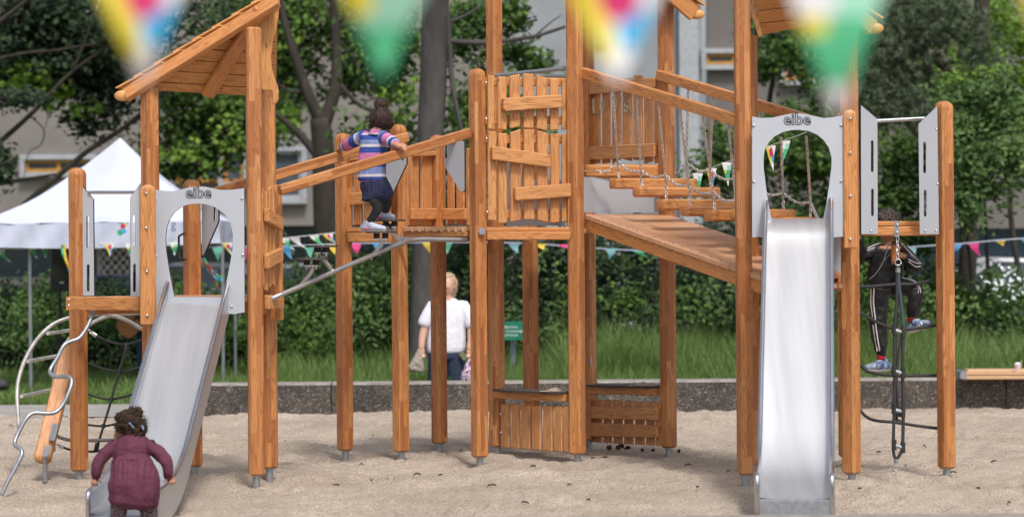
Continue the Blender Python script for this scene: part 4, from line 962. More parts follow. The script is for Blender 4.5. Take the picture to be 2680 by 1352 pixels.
# ================= ramp =================
def line3(a,b_,t): return a+(b_-a)*t
RP=thing('timber_ramp','plank ramp sloping down from the middle tower towards the right slide','ramp',(1.2,22,1.6))
A0=W(1529,560,306.5); A1=W(1990,722,340); B0=W(1741,558,298.5); B1=B0+(A1-A0)*1.0
b=MB(); n=19; dn=((A1-A0).cross(B0-A0)).normalized(); dn=dn if dn.z<0 else -dn
for i in range(n):
    t0=i/n+.0016; t1=(i+1)/n-.0016
    vs=[line3(A0,A1,t0),line3(B0,B1,t0),line3(B0,B1,t1),line3(A0,A1,t1)]; hx=(B0-A0).normalized(); hy=(A1-A0).normalized(); u0=random.random()*40; v0=random.random()*40
    vs=vs+[v+dn*.04 for v in vs]; fs=[(0,1,2,3),(7,6,5,4),(0,3,7,4),(1,5,6,2),(2,6,7,3),(0,4,5,1)]
    b.add(vs,fs,[[(u0+vs[j].dot(hx),v0+vs[j].dot(hy)-vs[j].dot(dn)) for j in f] for f in fs])
b.build('planks',M_deck,RP,bevel=.004)
b=MB()
for i in range(n):
    for u in (.06,.94):
        c=line3(line3(A0,A1,(i+.5)/n),line3(B0,B1,(i+.5)/n),u)-dn*.002; ball(b,c,(.006,.006,.003),6,4)
b.build('screws',M_dark,RP)
off_=(B0-A0).normalized()*.035
bar(RP,'stringer',A0+off_+dn*.09,A1+off_+dn*.09,.045,.10,up=dn); bar(RP,'stringer',B0-off_+dn*.09,B1-off_+dn*.09,.045,.10,up=dn)
# ================= log chain bridge =================
CB=thing('chain_bridge','hanging log step bridge on chains between the middle and right towers','rope bridge',(1.3,21.8,2.0))
RN0=W(1526,191,306.5); RN1=W(1932,315,337); RF0=W(1728,198,299.5); RF1=W(2110,312,324)
bar(CB,'handrail',RN0,RN1,.06,.092); bar(CB,'handrail',RF0+(RF0-RF1).normalized()*.03,RF1,.06,.088)
logs=[(1516,1765,448.5,304,297),(1594,1824,480,306,299),(1656,1882,502.5,310,302),(1719,1945,535.5,314,306),(1782,2008,552,319,310),(1845,2070,564,324,314),(1914,2077,560,328,318),(1990,2140,578,333,324)]
hs=[35,28,27,29,28,30,26,20]
for i,(xa,xb,y,sa,sb) in enumerate(logs):
    a=W(xa+8,y,sa); c=W(xb-6,y+ (2 if i else 0),sb); c.z=a.z if i else c.z
    m=MB(); beam(m,a,c,.11,hs[i]/sa,ch=.014 if i%2 else .02,dome0=.012,dome1=.012); o=m.build('log_step' if i else 'fixed_beam',M_board,CB)
    b=MB()
    for u in ((.13,.86) if i else (.03,.97)): ball(b,line3(a,c,u)+Vector((0,-.057,0)),(.011,.008,.011),8,6)
    b.build('bolt',M_rail,o,smooth=True)
def chain(T,pts,link_=.030,r=.0048):
    P=catmull([Vector(p) for p in pts],8) if len(pts)>2 else [Vector(pts[0]).lerp(Vector(pts[1]),t/10) for t in range(11)]
    seg=[(P[i+1]-P[i]).length for i in range(len(P)-1)]; L=sum(seg); n=max(2,int(L/link_)); b=MB(); acc=0;i=0
    vs=[];fs=[];flip=0
    def at(d):
        k=0
        while k<len(seg)-1 and d>seg[k]: d-=seg[k]; k+=1
        return P[k].lerp(P[k+1],min(1,d/max(seg[k],1e-6))),(P[k+1]-P[k]).normalized()
    for j in range(n):
        c,t=at((j+.5)*L/n); ref=Vector((0,1,0)) if abs(t.y)<.8 else Vector((1,0,0)); a=t.cross(ref).normalized(); bb=a.cross(t)
        an=PI/4 if j%2 else -PI/4; sd_=a*math.cos(an)+bb*math.sin(an); nn=t.cross(sd_)
        la=link_*.72; lb=.0115; m=10; q=4; b0=len(vs)
        for u in range(m):
            A=2*PI*u/m; cen=c+t*(la*math.cos(A))+sd_*(lb*math.sin(A)); rd_=(t*math.cos(A)+sd_*math.sin(A)).normalized()
            for v in range(q): B=2*PI*v/q; vs.append(cen+rd_*(r*math.cos(B))+nn*(r*math.sin(B)))
        for u in range(m):
            for v in range(q): fs.append((b0+u*q+v,b0+((u+1)%m)*q+v,b0+((u+1)%m)*q+(v+1)%q,b0+u*q+(v+1)%q))
    b.add(vs,fs); return b.build('chain',M_chain,T,smooth=True)
def onrail(R0,R1,px,w=None):      # point of the rail seen at column px
    lo,hi=0,1.2
    for _ in range(40):
        t=(lo+hi)/2; p=line3(R0,R1,t); x=p.x/p.y*F+1340+RL*(CZ-p.z)/p.y*F
        if x<px: lo=t
        else: hi=t
    return p
near=[(1603,(1617,424),(1620,466)),(1666,(1677,447),(1681,489)),(1722,(1741,458),(1744,521)),(1779,(1803,487),(1807,539)),(1838,(1866,503),(1871,549)),(1906,(1926,524),(1932,575)),(1968,(1990,540),(1995,585))]
sN=lambda i: logs[min(i+1,7)][3]
knN=[]
for i,(tx,k,bt) in enumerate(near):
    tp=onrail(RN0,RN1,tx) if tx<1930 else W(tx,334,338); s=sN(i); kn=WD(k[0],k[1],s,.03); knN.append(kn); chain(CB,[tp-up*.04,kn,WD(bt[0],bt[1],s,.0)])
farc=[(1801,(1797,426),(1800,467)),(1866,(1858,446),(1862,490)),(1923,(1924,468),(1924,523)),(1985,(1985,492),(1988,540)),(2044,(2049,506),(2050,550)),(2110,(2121,530),(2119,574))]
knF=[]
for i,(tx,k,bt) in enumerate(farc):
    tp=onrail(RF0,RF1,tx) if i<4 else W(tx,(350,348)[i-4],(322,325)[i-4]); s=logs[min(i+1,7)][4]; kn=WD(k[0],k[1],s,0); knF.append(kn); chain(CB,[tp-up*.03,kn,WD(bt[0],bt[1],s,0)])
def sag(a,c,d): return [a,a.lerp(c,.5)-up*d,c]
chain(CB,sag(WD(1556,447,304,-.08),knN[0],.045))
for a,c in zip(knN[:-1],knN[1:]): chain(CB,sag(a,c,.035))
chain(CB,sag(WD(1740,452,298,-.02),knF[0],.05))
for a,c in zip(knF[:-1],knF[1:]): chain(CB,sag(a,c,.035))
chain(CB,[knF[5],WD(2142,578,331,0)])
# ================= stepping plate bridge (left) =================
SBG=thing('stepping_bridge','steel tube with wobbly stepping plates climbing to the middle tower','climbing bridge',(-1.2,22.4,1.6))
b=MB(); pipe=[W(722,776,331),W(738,769,330.5),W(872,711,325),W(970,669,320),(W(1051,634,315)),W(1092,627,312.5)]
tube(b,[W(700,786,332),W(860,716.5,325.5),W(1040,640,316.5),W(1075,629,314),W(1105,626,313),W(1140,626.5,312),W(1222,627.5,310)],.0205,14,4); b.build('main_tube',M_tube,SBG,smooth=True)
def plate(cx,cy,s,r,leg,k):
    b=MB(); c=W(cx,cy,s); tube(b,[c-up*.008,c+up*.008],r,28,1); o=b.build('step_plate',M_plate,SBG)
    b=MB()
    for d in (-.036,.036): tube(b,[c+Vector((d,0,-.008)),c+Vector((d,0,-.05))],.026,14,1)
    b.build('rubber_buffer',M_rubber,o)
    b=MB(); box(b,c+Vector((0,0,-.055)),(.11,.07,.008))
    for d in (-.038,.038):
        ball(b,c+Vector((d,-.03,.01)),(.01,.01,.006),8,5); tube(b,[c+Vector((d,-.02,-.055)),c+Vector((d,-.02,-.085))],.008,8,1)
    b.build('bracket',M_rail,o)
    b=MB(); tube(b,[W(x,y,s+(j*k)) for j,(x,y) in enumerate(leg)],.0165,12,4); b.build('plate_arm',M_tube,SBG,smooth=True)
plate(815,677,327.5,.135,[(818,690),(818,705),(808,722),(790,742),(783,752)],.0)
plate(842,644,322,.132,[(842,658),(844,672),(852,684),(864,700),(872,711)],.8)
plate(997,607.5,319,.128,[(998,622),(998,637),(990,651),(975,668),(968,678)],.0)
plate(1021,576.5,311,.126,[(1021,590),(1023,601),(1031,612),(1043,628),(1052,640)],1.0)
HR=thing('bridge_handrail','lower timber handrail in front of the stepping plates, climbing to the picket door','handrail',W(980,440,320),'sloping handrails by the stepping plates')
m=MB(); beam(m,W(731,497.5,329),W(1229,348,310.5),.06,.083); m.build('rail',M_post,HR)
HR=thing('bridge_handrail','upper timber handrail behind the girl in the striped jumper','handrail',W(860,410,311),'sloping handrails by the stepping plates')
m=MB(); beam(m,W(540,511,319),W(1066,358,303),.06,.085); m.build('rail',M_post,HR)
bolts(HR,[(1059,352),(1059,363)],303,-.04).build('bolt',M_rail,HR,smooth=True)
# ================= left climbing things =================
def zk(L,s0,s1=None):
    s1=s1 or s0; n=len(L); return [W(x/2.4074,760+y/2.4074,s0+(s1-s0)*i/(n-1)) for i,(x,y) in enumerate(L)]
T=thing('climbing_pole','wavy steel climbing tube running from the left deck beam to the sand','climbing pole',W(2,1296,343))
b=MB(); tube(b,zk([(650,90),(618,95),(592,125),(572,180),(540,245),(497,300),(440,322),(400,348),(360,425),(320,490),(318,520),(345,540),(400,541),(436,543),(452,570),(440,625),(400,710),(355,762),(300,773),(215,770),(170,800),(120,885),(95,945),(98,975),(128,995),(138,1030),(100,1110),(50,1200),(2,1300)],328,343),.0165,12,4); b.build('tube',M_galv,T,smooth=True)
b=MB(); beam(b,WD(258,797,328,-.13),WD(281,797,328,-.13),.01,.055,ch=.004); b.build('bracket',M_galv,T)
T=thing('arched_ladder','curved light steel tube ladder behind the leftmost post','climbing ladder',W(50,1115,318))
fr=zk([(120,870),(112,740),(108,640),(122,540),(165,420),(235,305),(330,215),(440,170),(600,143),(700,155),(800,188),(900,245)],320,312)
b=MB(); tube(b,fr,.017,12,4); b.build('side_tube',M_white_tube,T,smooth=True)
bk=zk([(338,1010),(338,640),(350,500),(385,405),(440,300),(560,215),(700,155),(900,140)],302,308)
b=MB(); tube(b,bk,.017,12,4); b.build('side_tube',M_white_tube,T,smooth=True)
for L_,sa,sb in (([(135,665),(340,620)],320,302),([(175,445),(372,408)],319,302),([(300,270),(440,250),(470,244)],318,303),([(560,158),(720,132),(860,128)],314,306)):
    b=MB(); tube(b,zk(L_,sa,sb),.0155,10,1); b.build('rung',M_white_tube,T)
p=W(538,1065,300); b=MB(); tube(b,[W(535,900,300),W(538,1065,300)],.016,10,1); b.build('stub_tube',M_white_tube,T)
T=thing('leaning_post','thick leaning timber board on a steel foot behind the leftmost post','post',W(119,1250,326))
m=MB(); beam(m,W(108,1212,325),W(186,905,318),44/325,.09,up=Vector((0,1,0)),ch=.012,dome0=.05); m.build('board',M_board,T)
b=MB(); tube(b,[W(119,1258,326),W(118,1190,326)],.019,10,1); beam(b,WD(118,1195,326,-.06),WD(127,1165,325,-.06),.05,.012); b.build('steel_foot',M_galv,T)
b=MB(); beam(b,WD(135,1153,324,-.06),WD(146,1107,323,-.06),.055,.012); b.build('steel_plate',M_galv,T)
T=thing('curved_grip_tube','short bent steel tube low down between the leaning board and the slide','grip tube',W(220,1150,318))
b=MB(); tube(b,zk([(335,888),(360,915),(400,932),(450,940),(560,943),(720,940)],322,312),.0155,10,4); b.build('tube',M_tube,T,smooth=True)
NT=thing('climbing_net','black rope net hanging between the leftmost post and the slide','climbing net',W(280,1180,312))
def rope(T,P,r=.0095,mat=None,name='rope'): b=MB(); tube(b,P,r,8,5); return b.build(name,mat or M_rope,T,smooth=True)
H=[([(560,255),(610,285),(700,325),(795,338),(890,312),(960,290)],309),([(556,455),(640,488),(748,510),(870,488),(940,470)],310),([(555,650),(620,672),(703,684),(825,655),(930,620)],311),([(555,845),(652,852),(740,835),(860,790)],312),([(345,962),(440,1000),(560,1012),(620,1008),(730,980)],313)]
for L_,s in H: rope(NT,zk(L_,s))
rope(NT,zk([(800,335),(785,400),(750,510),(703,683),(652,852),(605,1008)],309,313),.011)
b=MB()
for x,y,s in ((750,510,310),(703,683,311),(652,852,312)): ball(b,zk([(x,y),(x,y)],s)[0],.022,12,8)
for x,y,x2,y2,s in ((800,330,788,390,309),(615,960,604,1010,313)): tube(b,zk([(x,y),(x2,y2)],s),.02,10,1)
b.build('rope_knot',M_rubber,NT,smooth=True)
b=MB(); tube(b,zk([(583,268),(608,284)],309),.017,10,1); tube(b,zk([(380,978),(400,990)],315),.016,10,1); b.build('ferrule',M_rail,NT)
chain(NT,zk([(556,250),(585,270)],309)); chain(NT,zk([(400,785),(440,803)],312)); chain(NT,zk([(345,962),(382,980)],315))
# ================= right: net, rope ladder =================
NT=thing('climbing_net','four slack black ropes strung across the opening where the boy climbs','climbing net',W(2350,1090,318))
for L_ in ([(2240,744),(2262,750),(2340,744),(2400,742),(2450,728)],[(2240,812),(2290,840),(2335,858),(2370,862),(2455,850)],[(2240,935),(2262,965),(2285,975),(2345,982),(2455,982)],[(2240,1055),(2262,1085),(2290,1099),(2340,1104),(2400,1113),(2455,1120)]):
    rope(NT,[W(x,y,328) for x,y in L_],.0125)
rope(NT,[W(2343,620,326),W(2347,700,326),W(2345,860,326),W(2347,1100,326)],.0105)
b=MB(); 
for x,y in ((2343,744),(2352,981),(2353,1102)): ball(b,W(x,y,326),.021,12,8)
b.build('rope_knot',M_rubber,NT,smooth=True)
b=MB(); tube(b,[W(2341,628,327),W(2341,640,327)],.018,10,1); b.build('ferrule',M_rail,NT)
RLd=thing('rope_ladder','rope ladder with short steel rungs hanging from the right deck beam','rope ladder',W(2340,1255,334))
b=MB(); beam(b,WD(2347,578,334,-.07),WD(2347,620,334,-.07),.008,.038,up=Vector((1,0,0)),ch=.003); br=b.build('bracket',M_galv,RLd)
bolts(RLd,[(2348,588),(2348,608)],334,-.08).build('bolt',M_rail,br,smooth=True)
chain(RLd,[WD(2349,620,334,-.05),WD(2349,676,334,-.05)],.03,.005)
def ring(T,x,y,s,R_,r=.006):
    b=MB(); c=WD(x,y,s,-.05); tube(b,[c+Vector((R_*math.cos(a),.0,R_*math.sin(a))) for a in np.linspace(0,2*PI,17)],r,8,1,ref=(0,1,0)); return b.build('ring',M_rail,T,smooth=True)
ring(RLd,2350,686,334,.024)
dl=lambda L:[WD(x,y,334,-.05) for x,y in L]
rope(RLd,dl([(2350,697),(2352,740),(2360,810),(2364,860)]),.015,M_rope_blue); rope(RLd,dl([(2364,860),(2362,970),(2364,1070),(2362,1165),(2354,1190),(2346,1200)]),.0135)
rope(RLd,dl([(2348,700),(2347,780),(2341,860),(2341,970),(2340,1070),(2338,1160),(2340,1190),(2346,1200)]),.0125); rope(RLd,dl([(2360,870),(2350,940),(2347,1000),(2354,1090)]),.010)
b=MB(); tube(b,dl([(2350,701),(2350,713)]),.02,12,1); tube(b,dl([(2345,1200),(2345,1212)]),.018,12,1); b.build('ferrule',M_galv,RLd)
for y in (863,970,1071,1164):
    b=MB(); tube(b,dl([(2340,y),(2362,y+6)]),.0165,12,1); o=b.build('rung',M_galv,RLd)
    b=MB(); tube(b,dl([(2340,y-14),(2340,y+12)]),.02,10,1); tube(b,dl([(2363,y-8),(2363,y+20)]),.02,10,1); b.build('rung_sleeve',M_rubber,o)
ring(RLd,2344,1223,334,.02); chain(RLd,dl([(2343,1229),(2341,1244)]),.02); ring(RLd,2340,1254,334,.024)
# ================= people =================
def blob(name,s0,shapes,vox,mats,parent,sm=4,paint=None,loc=None,noise=0,fold=None):
    b=MB()
    for sh in shapes:
        if sh[0]=='t':
            _,L_,*o=sh; fl=o[0] if o else 1.0
            tube(b,[WD(x,y,s0,d) for x,y,d,r in L_],[r/s0 for x,y,d,r in L_],12,4,flat=fl,ref=(0,1,0) if fl!=1.0 else None,round_=True)
        else:
            _,(x,y,d),(rx,ry,rz),*o=sh; rot=Matrix.Rotation(rad(o[0]),3,'Y') if o else None
            ball(b,WD(x,y,s0,d),(rx/s0,ry/s0,rz/s0),18,12,rot=rot)
    me=b.mesh(name+'_raw'); o=bpy.data.objects.new('raw',me); col.objects.link(o)
    m=o.modifiers.new('r','REMESH'); m.mode='VOXEL'; m.voxel_size=vox; m.use_smooth_shade=True
    if sm: k=o.modifiers.new('s','SMOOTH'); k.iterations=sm; k.factor=.5
    bpy.context.view_layer.update()
    me2=bpy.data.meshes.new_from_object(o.evaluated_get(bpy.context.evaluated_depsgraph_get())); bpy.data.objects.remove(o); bpy.data.meshes.remove(me)
    me2.materials.clear()
    if noise:
        n=len(me2.vertices); a=np.empty(n*3); me2.vertices.foreach_get('co',a); a=a.reshape(-1,3); nn=np.empty(n*3); me2.vertices.foreach_get('normal',nn); nn=nn.reshape(-1,3)
        q=vnoise(a[:,0]+a[:,1]*.7,a[:,2]*.8,noise[1],11)+.5*vnoise(a[:,0],a[:,2]+a[:,1],noise[1]*.4,12)-.75; a+=nn*(q*noise[0])[:,None]; me2.vertices.foreach_set('co',a.ravel())
    if fold:        # gathers: vertical pleats fading below a waist line
        zt,ln,fr,am=fold; n=len(me2.vertices); a=np.empty(n*3); me2.vertices.foreach_get('co',a); a=a.reshape(-1,3); nn=np.empty(n*3); me2.vertices.foreach_get('normal',nn); nn=nn.reshape(-1,3)
        z=a[:,2]; k=np.where(z<zt,np.exp(-(zt-z)/ln),np.exp(-(z-zt)/.012))*np.clip(-nn[:,1]*2,0,1)
        a+=nn*(k*am*(np.sin(a[:,0]*fr)+.6*np.sin(a[:,0]*fr*.57+1)))[:,None]; me2.vertices.foreach_set('co',a.ravel())
    if not me2.uv_layers: me2.uv_layers.new(name='UVMap')
    if paint:
        for p in me2.polygons: p.material_index=paint(p.center)
    ob=link(name,me2,mats,parent,loc,smooth=True); return ob
def skin_mat(n,c): 
    m=pm(n,c,tuple(x*.9 for x in c),30,rough=.5); p=m.node_tree.nodes['Principled BSDF']; p.inputs['Subsurface Weight'].default_value=.08; p.inputs['Subsurface Radius'].default_value=(.02,.01,.006); return m
SK1=skin_mat('skin_tan',(.46,.24,.14)); SK2=skin_mat('skin_brown',(.34,.17,.095)); SK3=skin_mat('skin_fair',(.62,.36,.27))
H_dark=pm('hair_dark_brown',(.022,.015,.013),(.065,.042,.032),70,rough=.5,bump=.8,bscale=120,bd=.006,stretch=(1,1,.35))
H_curl=pm('hair_curly_brown',(.018,.012,.009),(.065,.040,.026),60,rough=.6,bump=1,bscale=70,bd=.01)
H_black=pm('hair_black',(.022,.018,.017),(.12,.10,.09),70,rough=.45,bump=1,bscale=110,bd=.008,stretch=(1,1,.4))
H_blond=pm('hair_blond',(.50,.38,.26),(.27,.18,.11),50,rough=.55,bump=1,bscale=80,bd=.01)
for h_ in (H_dark,H_curl,H_black): h_.node_tree.nodes['Principled BSDF'].inputs['Specular IOR Level'].default_value=.15
def knit(n,c): return pm(n,c,tuple(x*.82 for x in c),60,rough=.9,bump=.8,bscale=90,bd=.004,stretch=(3,3,.25))
K=[knit('knit_pink',(.62,.20,.42)),knit('knit_blue',(.035,.075,.34)),knit('knit_lightblue',(.20,.26,.52)),knit('knit_white',(.66,.62,.66)),knit('knit_purple',(.33,.07,.30))]
Kc=[pm('cuff_pink',(.62,.20,.42),rough=.9)]
M_navy=pm('navy_cord',(.014,.018,.055),(.024,.03,.08),60,rough=.9,bump=.4,bscale=100,bd=.003)
M_tights=pm('dark_tights',(.016,.022,.022),(.028,.034,.034),50,rough=.8)
M_shoe=pm('shoe_pale_blue',(.48,.53,.66),(.40,.45,.58),40,rough=.7); M_sole=pm('shoe_sole',(.66,.62,.62),rough=.7); M_pink=pm('shoe_pink',(.75,.08,.17),rough=.6)
def strands(name,center,s0,R,n,L,mat,parent,seed,grav=.4,side=None):
    """loose hairs: many fine curved tubes as one mesh"""
    rs=np.random.RandomState(seed); vs=[];fs=[]; c=WD(*center[:2],s0,center[2]); w_=.0015
    for i in range(n):
        d=rs.normal(size=3); d/=np.linalg.norm(d); d=Vector(d)
        if side and d.z<side: d.z=-d.z
        p=c+Vector((d.x*R[0],d.y*R[1],d.z*R[2]))/s0; t=Vector(rs.normal(size=3)); t=(t-d*t.dot(d)).normalized()
        l=L*rs.uniform(.5,1.2); q=p-d*.004; prev=None; cu=t.copy()
        for k in range(5):
            u=k/4; pos=q+cu*(l*u)*.7+d*(l*u*(.3+.35*rs.rand()))+Vector((0,0,-grav*l*u*u)); sx=Vector((1,0,.3)).cross(d).normalized()*w_*(1-u*.6)
            vs+=[pos-sx,pos+sx]
            if k: m=len(vs); fs.append((m-4,m-3,m-1,m-2))
    me=bpy.data.meshes.new(name); me.from_pydata([tuple(v) for v in vs],[],fs); return link(name,me,mat,parent)
def face(x,y,d,r,s,toward=-1):      # nose, ears as bumps of the head
    return [('e',(x,y+r*.1,d+toward*r/s*1.0),(r*.16,r*.2,r*.26)),('e',(x-r*.98,y+r*.05,d),(r*.12,r*.2,r*.28)),('e',(x+r*.98,y+r*.05,d),(r*.12,r*.2,r*.28))]
def eyes(x,y,d,r,s,T,toward=-1):
    b=MB()
    for k in (-1,1): ball(b,WD(x+k*r*.38,y-r*.05,s,d+toward*r/s*.90),(r*.13/s,r*.09/s,r*.09/s),10,6)
    b.build('eye',M_dark,T); b=MB(); ball(b,WD(x,y+r*.58,s,d+toward*r/s*.86),(r*.3/s,r*.08/s,r*.07/s),10,6); b.build('mouth',pm('lips',(.38,.10,.09),rough=.5),T)
def shoe(T,heel,toe,s0,d0,d1,ht,mats,wd=11,up_=0):
    hx,hy=heel; tx,ty=toe; mx,my=(hx+tx)/2,(hy+ty)/2
    sh=[('t',[(hx,hy-ht*.45,d0,ht*.50),(mx,my-ht*.5,(d0+d1)/2,ht*.52),(tx,ty-ht*.32,d1,ht*.36)]),('e',(hx+(tx-hx)*.12,hy-ht*.95,d0),(ht*.42,ht*.42,ht*.45)),('e',(mx-(tx-hx)*.12,my-ht*.75,(d0+d1)/2),(ht*.6,ht*.45,ht*.42))]
    o=blob('shoe',s0,sh,.005,mats[0],T,sm=3)
    b=blob('sole',s0,[('t',[(hx-(tx-hx)*.03,hy-2,d0,ht*.30),(mx,my-1,(d0+d1)/2,ht*.27),(tx+(tx-hx)*.02,ty-2,d1,ht*.27)])],.005,mats[1],None,sm=2)
    # reparent sole under shoe
    me=b.data; L_=b.location.copy(); me.transform(Matrix.Translation(L_-ORG[o.name])); b.location=(0,0,0); b.parent=o
    return o
# ---- girl in the striped jumper
s0=314; T=thing('person','small girl with a hair bun, striped knitted jumper and navy skirt, seen from behind','person',W(975,606,316))
def fingers(base,pts,r): return [('t',[(base[0],base[1],base[2],r*1.1),(a[0],a[1],a[2],r),(b_[0],b_[1],b_[2],r*.8)]) for a,b_ in pts]
hand_r=[('e',(1044,383,-.30),(9,7,6.5)),('t',[(1030,377,-.27,6.5),(1042,382,-.30,6.5)])]+fingers((1048,382,-.31),[((1056,388,-.33),(1061,395,-.34)),((1058,385,-.32),(1064,391,-.33)),((1058,382,-.30),(1066,386,-.31)),((1056,379,-.29),(1064,381,-.29))],2.3)+fingers((1044,380,-.28),[((1052,376,-.28),(1058,376,-.29))],2.4)
hand_l=[('e',(889,390,.36),(8,7,6)),('t',[(897,384,.32,6.5),(890,389,.35,6.5)])]+fingers((886,391,.36),[((881,395,.38),(880,401,.39)),((884,396,.38),(884,403,.39)),((888,397,.38),(889,404,.39)),((892,396,.37),(894,402,.38))],2.3)+fingers((892,388,.35),[((897,392,.33),(899,396,.33))],2.4)
head=[('e',(997,314,.04),(27,27,31),-8)]+[('e',(1014,334,.10),(8,9,10)),('e',(1026,322,.10),(6,6,6)),('e',(972,318,.05),(4,6,8))]
blob('body',s0,head+[('t',[(990,335,.0,15),(984,352,-.01,17)]),('t',[(982,360,0,22),(976,395,0,28),(974,440,0,27),(978,480,0,28)],.65),
 ('t',[(1000,357,-.02,9),(1022,369,-.14,8),(1034,377,-.24,7),(1040,380,-.28,7)]),('t',[(956,357,.03,9),(925,371,.14,8),(897,386,.31,7)]),
 ('t',[(972,498,-.0,9),(981,528,-.05,9),(988,545,-.07,8),(966,583,-.04,7)]),('t',[(990,490,.08,12),(1014,522,.10,10),(1008,548,.16,7),(1003,560,.24,7)])]+hand_r+hand_l,.0042,SK1,T,sm=2)
def bands(zs):
    L_=[(W(975,y,s0).z,i) for y,i in zs]
    def f(c):
        for z,i in L_:
            if c.z+ORG[T.name].z*0>z: return i
        return L_[-1][1]
    return f
st=[(349,0),(353,3),(366,1),(378,2),(385,3),(400,1),(424,0),(429,4),(438,1),(456,2),(463,3),(473,1),(490,0)]
sw=blob('sweater',s0,[('t',[(984,350,-.01,19),(984,358,0,28),(979,375,0,36),(975,410,0,37),(973,445,0,38),(974,466,0,38),(974,471,0,37)],.74),('e',(1000,358,-.02),(17,18,15)),('e',(958,358,.03),(18,18,15)),('t',[(985,342,-.01,17),(984,352,-.01,20)])],.0045,K,T,sm=3,paint=bands(st),noise=(.006,.045))
def sleeve(P_,T,s0,mats,seq,name='sleeve'):
    b=MB(); tube(b,[WD(x,y,s0,d) for x,y,d,r in P_],[r/s0 for *_,r in P_],16,6,cap=True,round_=False)
    me=b.mesh(name); n=len(b.f)
    rows=(len(P_)-1)*6
    for i,p in enumerate(me.polygons): p.material_index=seq[min(len(seq)-1,int((i//16)/rows*len(seq)))] if i<rows*16 else seq[-1 if i==n-1 else 0]
    return link(name,me,mats,T,smooth=True)
sleeve([(996,352,-.0,15),(1006,360,-.06,17),(1022,369,-.14,16),(1034,376,-.23,14),(1038,379,-.27,11)],T,s0,K,[1,1,2,1,0,0,4,3,1,1,3,1,0])
sleeve([(960,354,.02,16),(945,361,.06,18),(925,371,.14,17),(908,381,.24,15),(897,386,.31,11)],T,s0,K,[1,1,2,3,1,1,0,0,0,4,3,1,0])
blob('skirt',s0,[('t',[(974,470,0,35),(980,485,0,38),(987,502,0,41),(990,516,0,43)],.72)],.0045,M_navy,T,sm=2,noise=(.008,.05),fold=(W(980,478,314).z,.08,210,.0035))
blob('tights',s0,[('t',[(972,500,-.0,14),(981,528,-.05,15),(988,545,-.07,13),(966,583,-.04,10)]),('t',[(992,500,.05,15),(1012,524,.09,15),(1008,548,.16,12),(1003,560,.24,10)])],.005,M_tights,T,sm=3)
for h,t_,d0,d1 in (((952,604),(1004,604),-.06,-.13),((988,574),(1028,573),.20,.14)):
    o=shoe(T,h,t_,s0,d0,d1,20,(M_shoe,M_sole)); b=MB(); ball(b,WD(h[0]+13,h[1]-5,s0,d0-.036),(.045,.012,.011),10,6); tube(b,[WD(h[0]-3,h[1]-20,s0,d0),WD(h[0]-5,h[1]-12,s0,d0)],.008,6,1); b.build('stripe',M_pink,o,smooth=True)
hr=blob('hair',s0,[('e',(996,312,.015),(31,31,31),-6),('e',(1015,322,.04),(16,22,18)),('e',(975,324,.04),(9,18,16)),('e',(998,292,0),(20,18,14))],.005,H_dark,T,sm=2,noise=(.006,.014))
b=MB(); 
for k in range(7):
    a=k/7*2*PI; c=WD(998,272,s0,-.0); tube(b,[c+Vector((.045*math.cos(a+t),.026*math.sin(a+t*1.3),.036*math.sin(a+t))) for t in (0,.6,1.2,1.8)],[.014,.019,.019,.013],8,3,round_=True)
ball(b,WD(998,273,s0,0),(.058,.05,.05)); b.build('hair_bun',H_dark,hr,smooth=True)
strands('loose_hair',(996,312,.01),s0,(34,33,33),420,.075,H_dark,hr,3,.5); strands('loose_hair',(998,268,0),s0,(15,12,14),90,.03,H_dark,hr,4,.0)
# ---- toddler in the wine red dress
s0=388; T=thing('person','toddler in a wine red dress climbing up the foot of the left slide','person',W(340,1350,388))
mW=pm('wine_jersey',(.110,.024,.050),(.085,.018,.040),4,rough=.85,bump=.25,bscale=25,bd=.01)
blob('body',s0,[('e',(337,1116,.10),(34,35,38)),('e',(312,1138,.14),(14,16,16)),('e',(302,1142,.16),(5,6,6)),('e',(320,1138,.05),(4,8,10)),('t',[(340,1145,.06,16),(342,1165,.03,20)]),
 ('t',[(343,1170,.02,40),(346,1210,-.01,40),(348,1270,-.06,46)],.6),('t',[(302,1174,.02,9),(264,1200,-.02,9),(253,1228,-.05,8),(250,1248,-.045,8)]),('t',[(386,1174,.02,9),(430,1200,-.03,9),(440,1228,-.05,8),(440,1246,-.03,8)]),
 ('t',[(318,1290,-.08,26),(312,1330,-.06,20),(310,1375,-.04,16)]),('t',[(380,1290,-.08,26),(388,1330,-.06,20),(390,1375,-.04,16)]),
 ('e',(248,1254,-.04),(9,8,9)),('e',(446,1252,-.02),(11,8,9))]
 +fingers((244,1254,-.04),[((240,1260,-.06),(242,1268,-.06)),((246,1262,-.07),(249,1270,-.06)),((252,1262,-.07),(256,1270,-.05))],3.0)+fingers((254,1250,-.04),[((262,1256,-.05),(264,1264,-.05))],3.0)
 +fingers((448,1252,-.02),[((456,1254,-.05),(458,1262,-.06)),((452,1259,-.06),(452,1266,-.06)),((446,1260,-.06),(444,1267,-.06))],3.2)+fingers((440,1250,-.03),[((434,1256,-.05),(428,1258,-.05))],3.0),.0055,SK2,T,sm=2)
blob('dress',s0,[('t',[(341,1148,.06,36),(343,1160,.04,50),(344,1180,.01,54),(345,1200,0,50),(346,1225,-.04,60),(350,1258,-.08,70),(350,1285,-.09,70),(347,1312,-.09,67)],.78)],.0045,mW,T,sm=3,noise=(.010,.05),fold=(W(345,1204,388).z,.09,190,.0045))
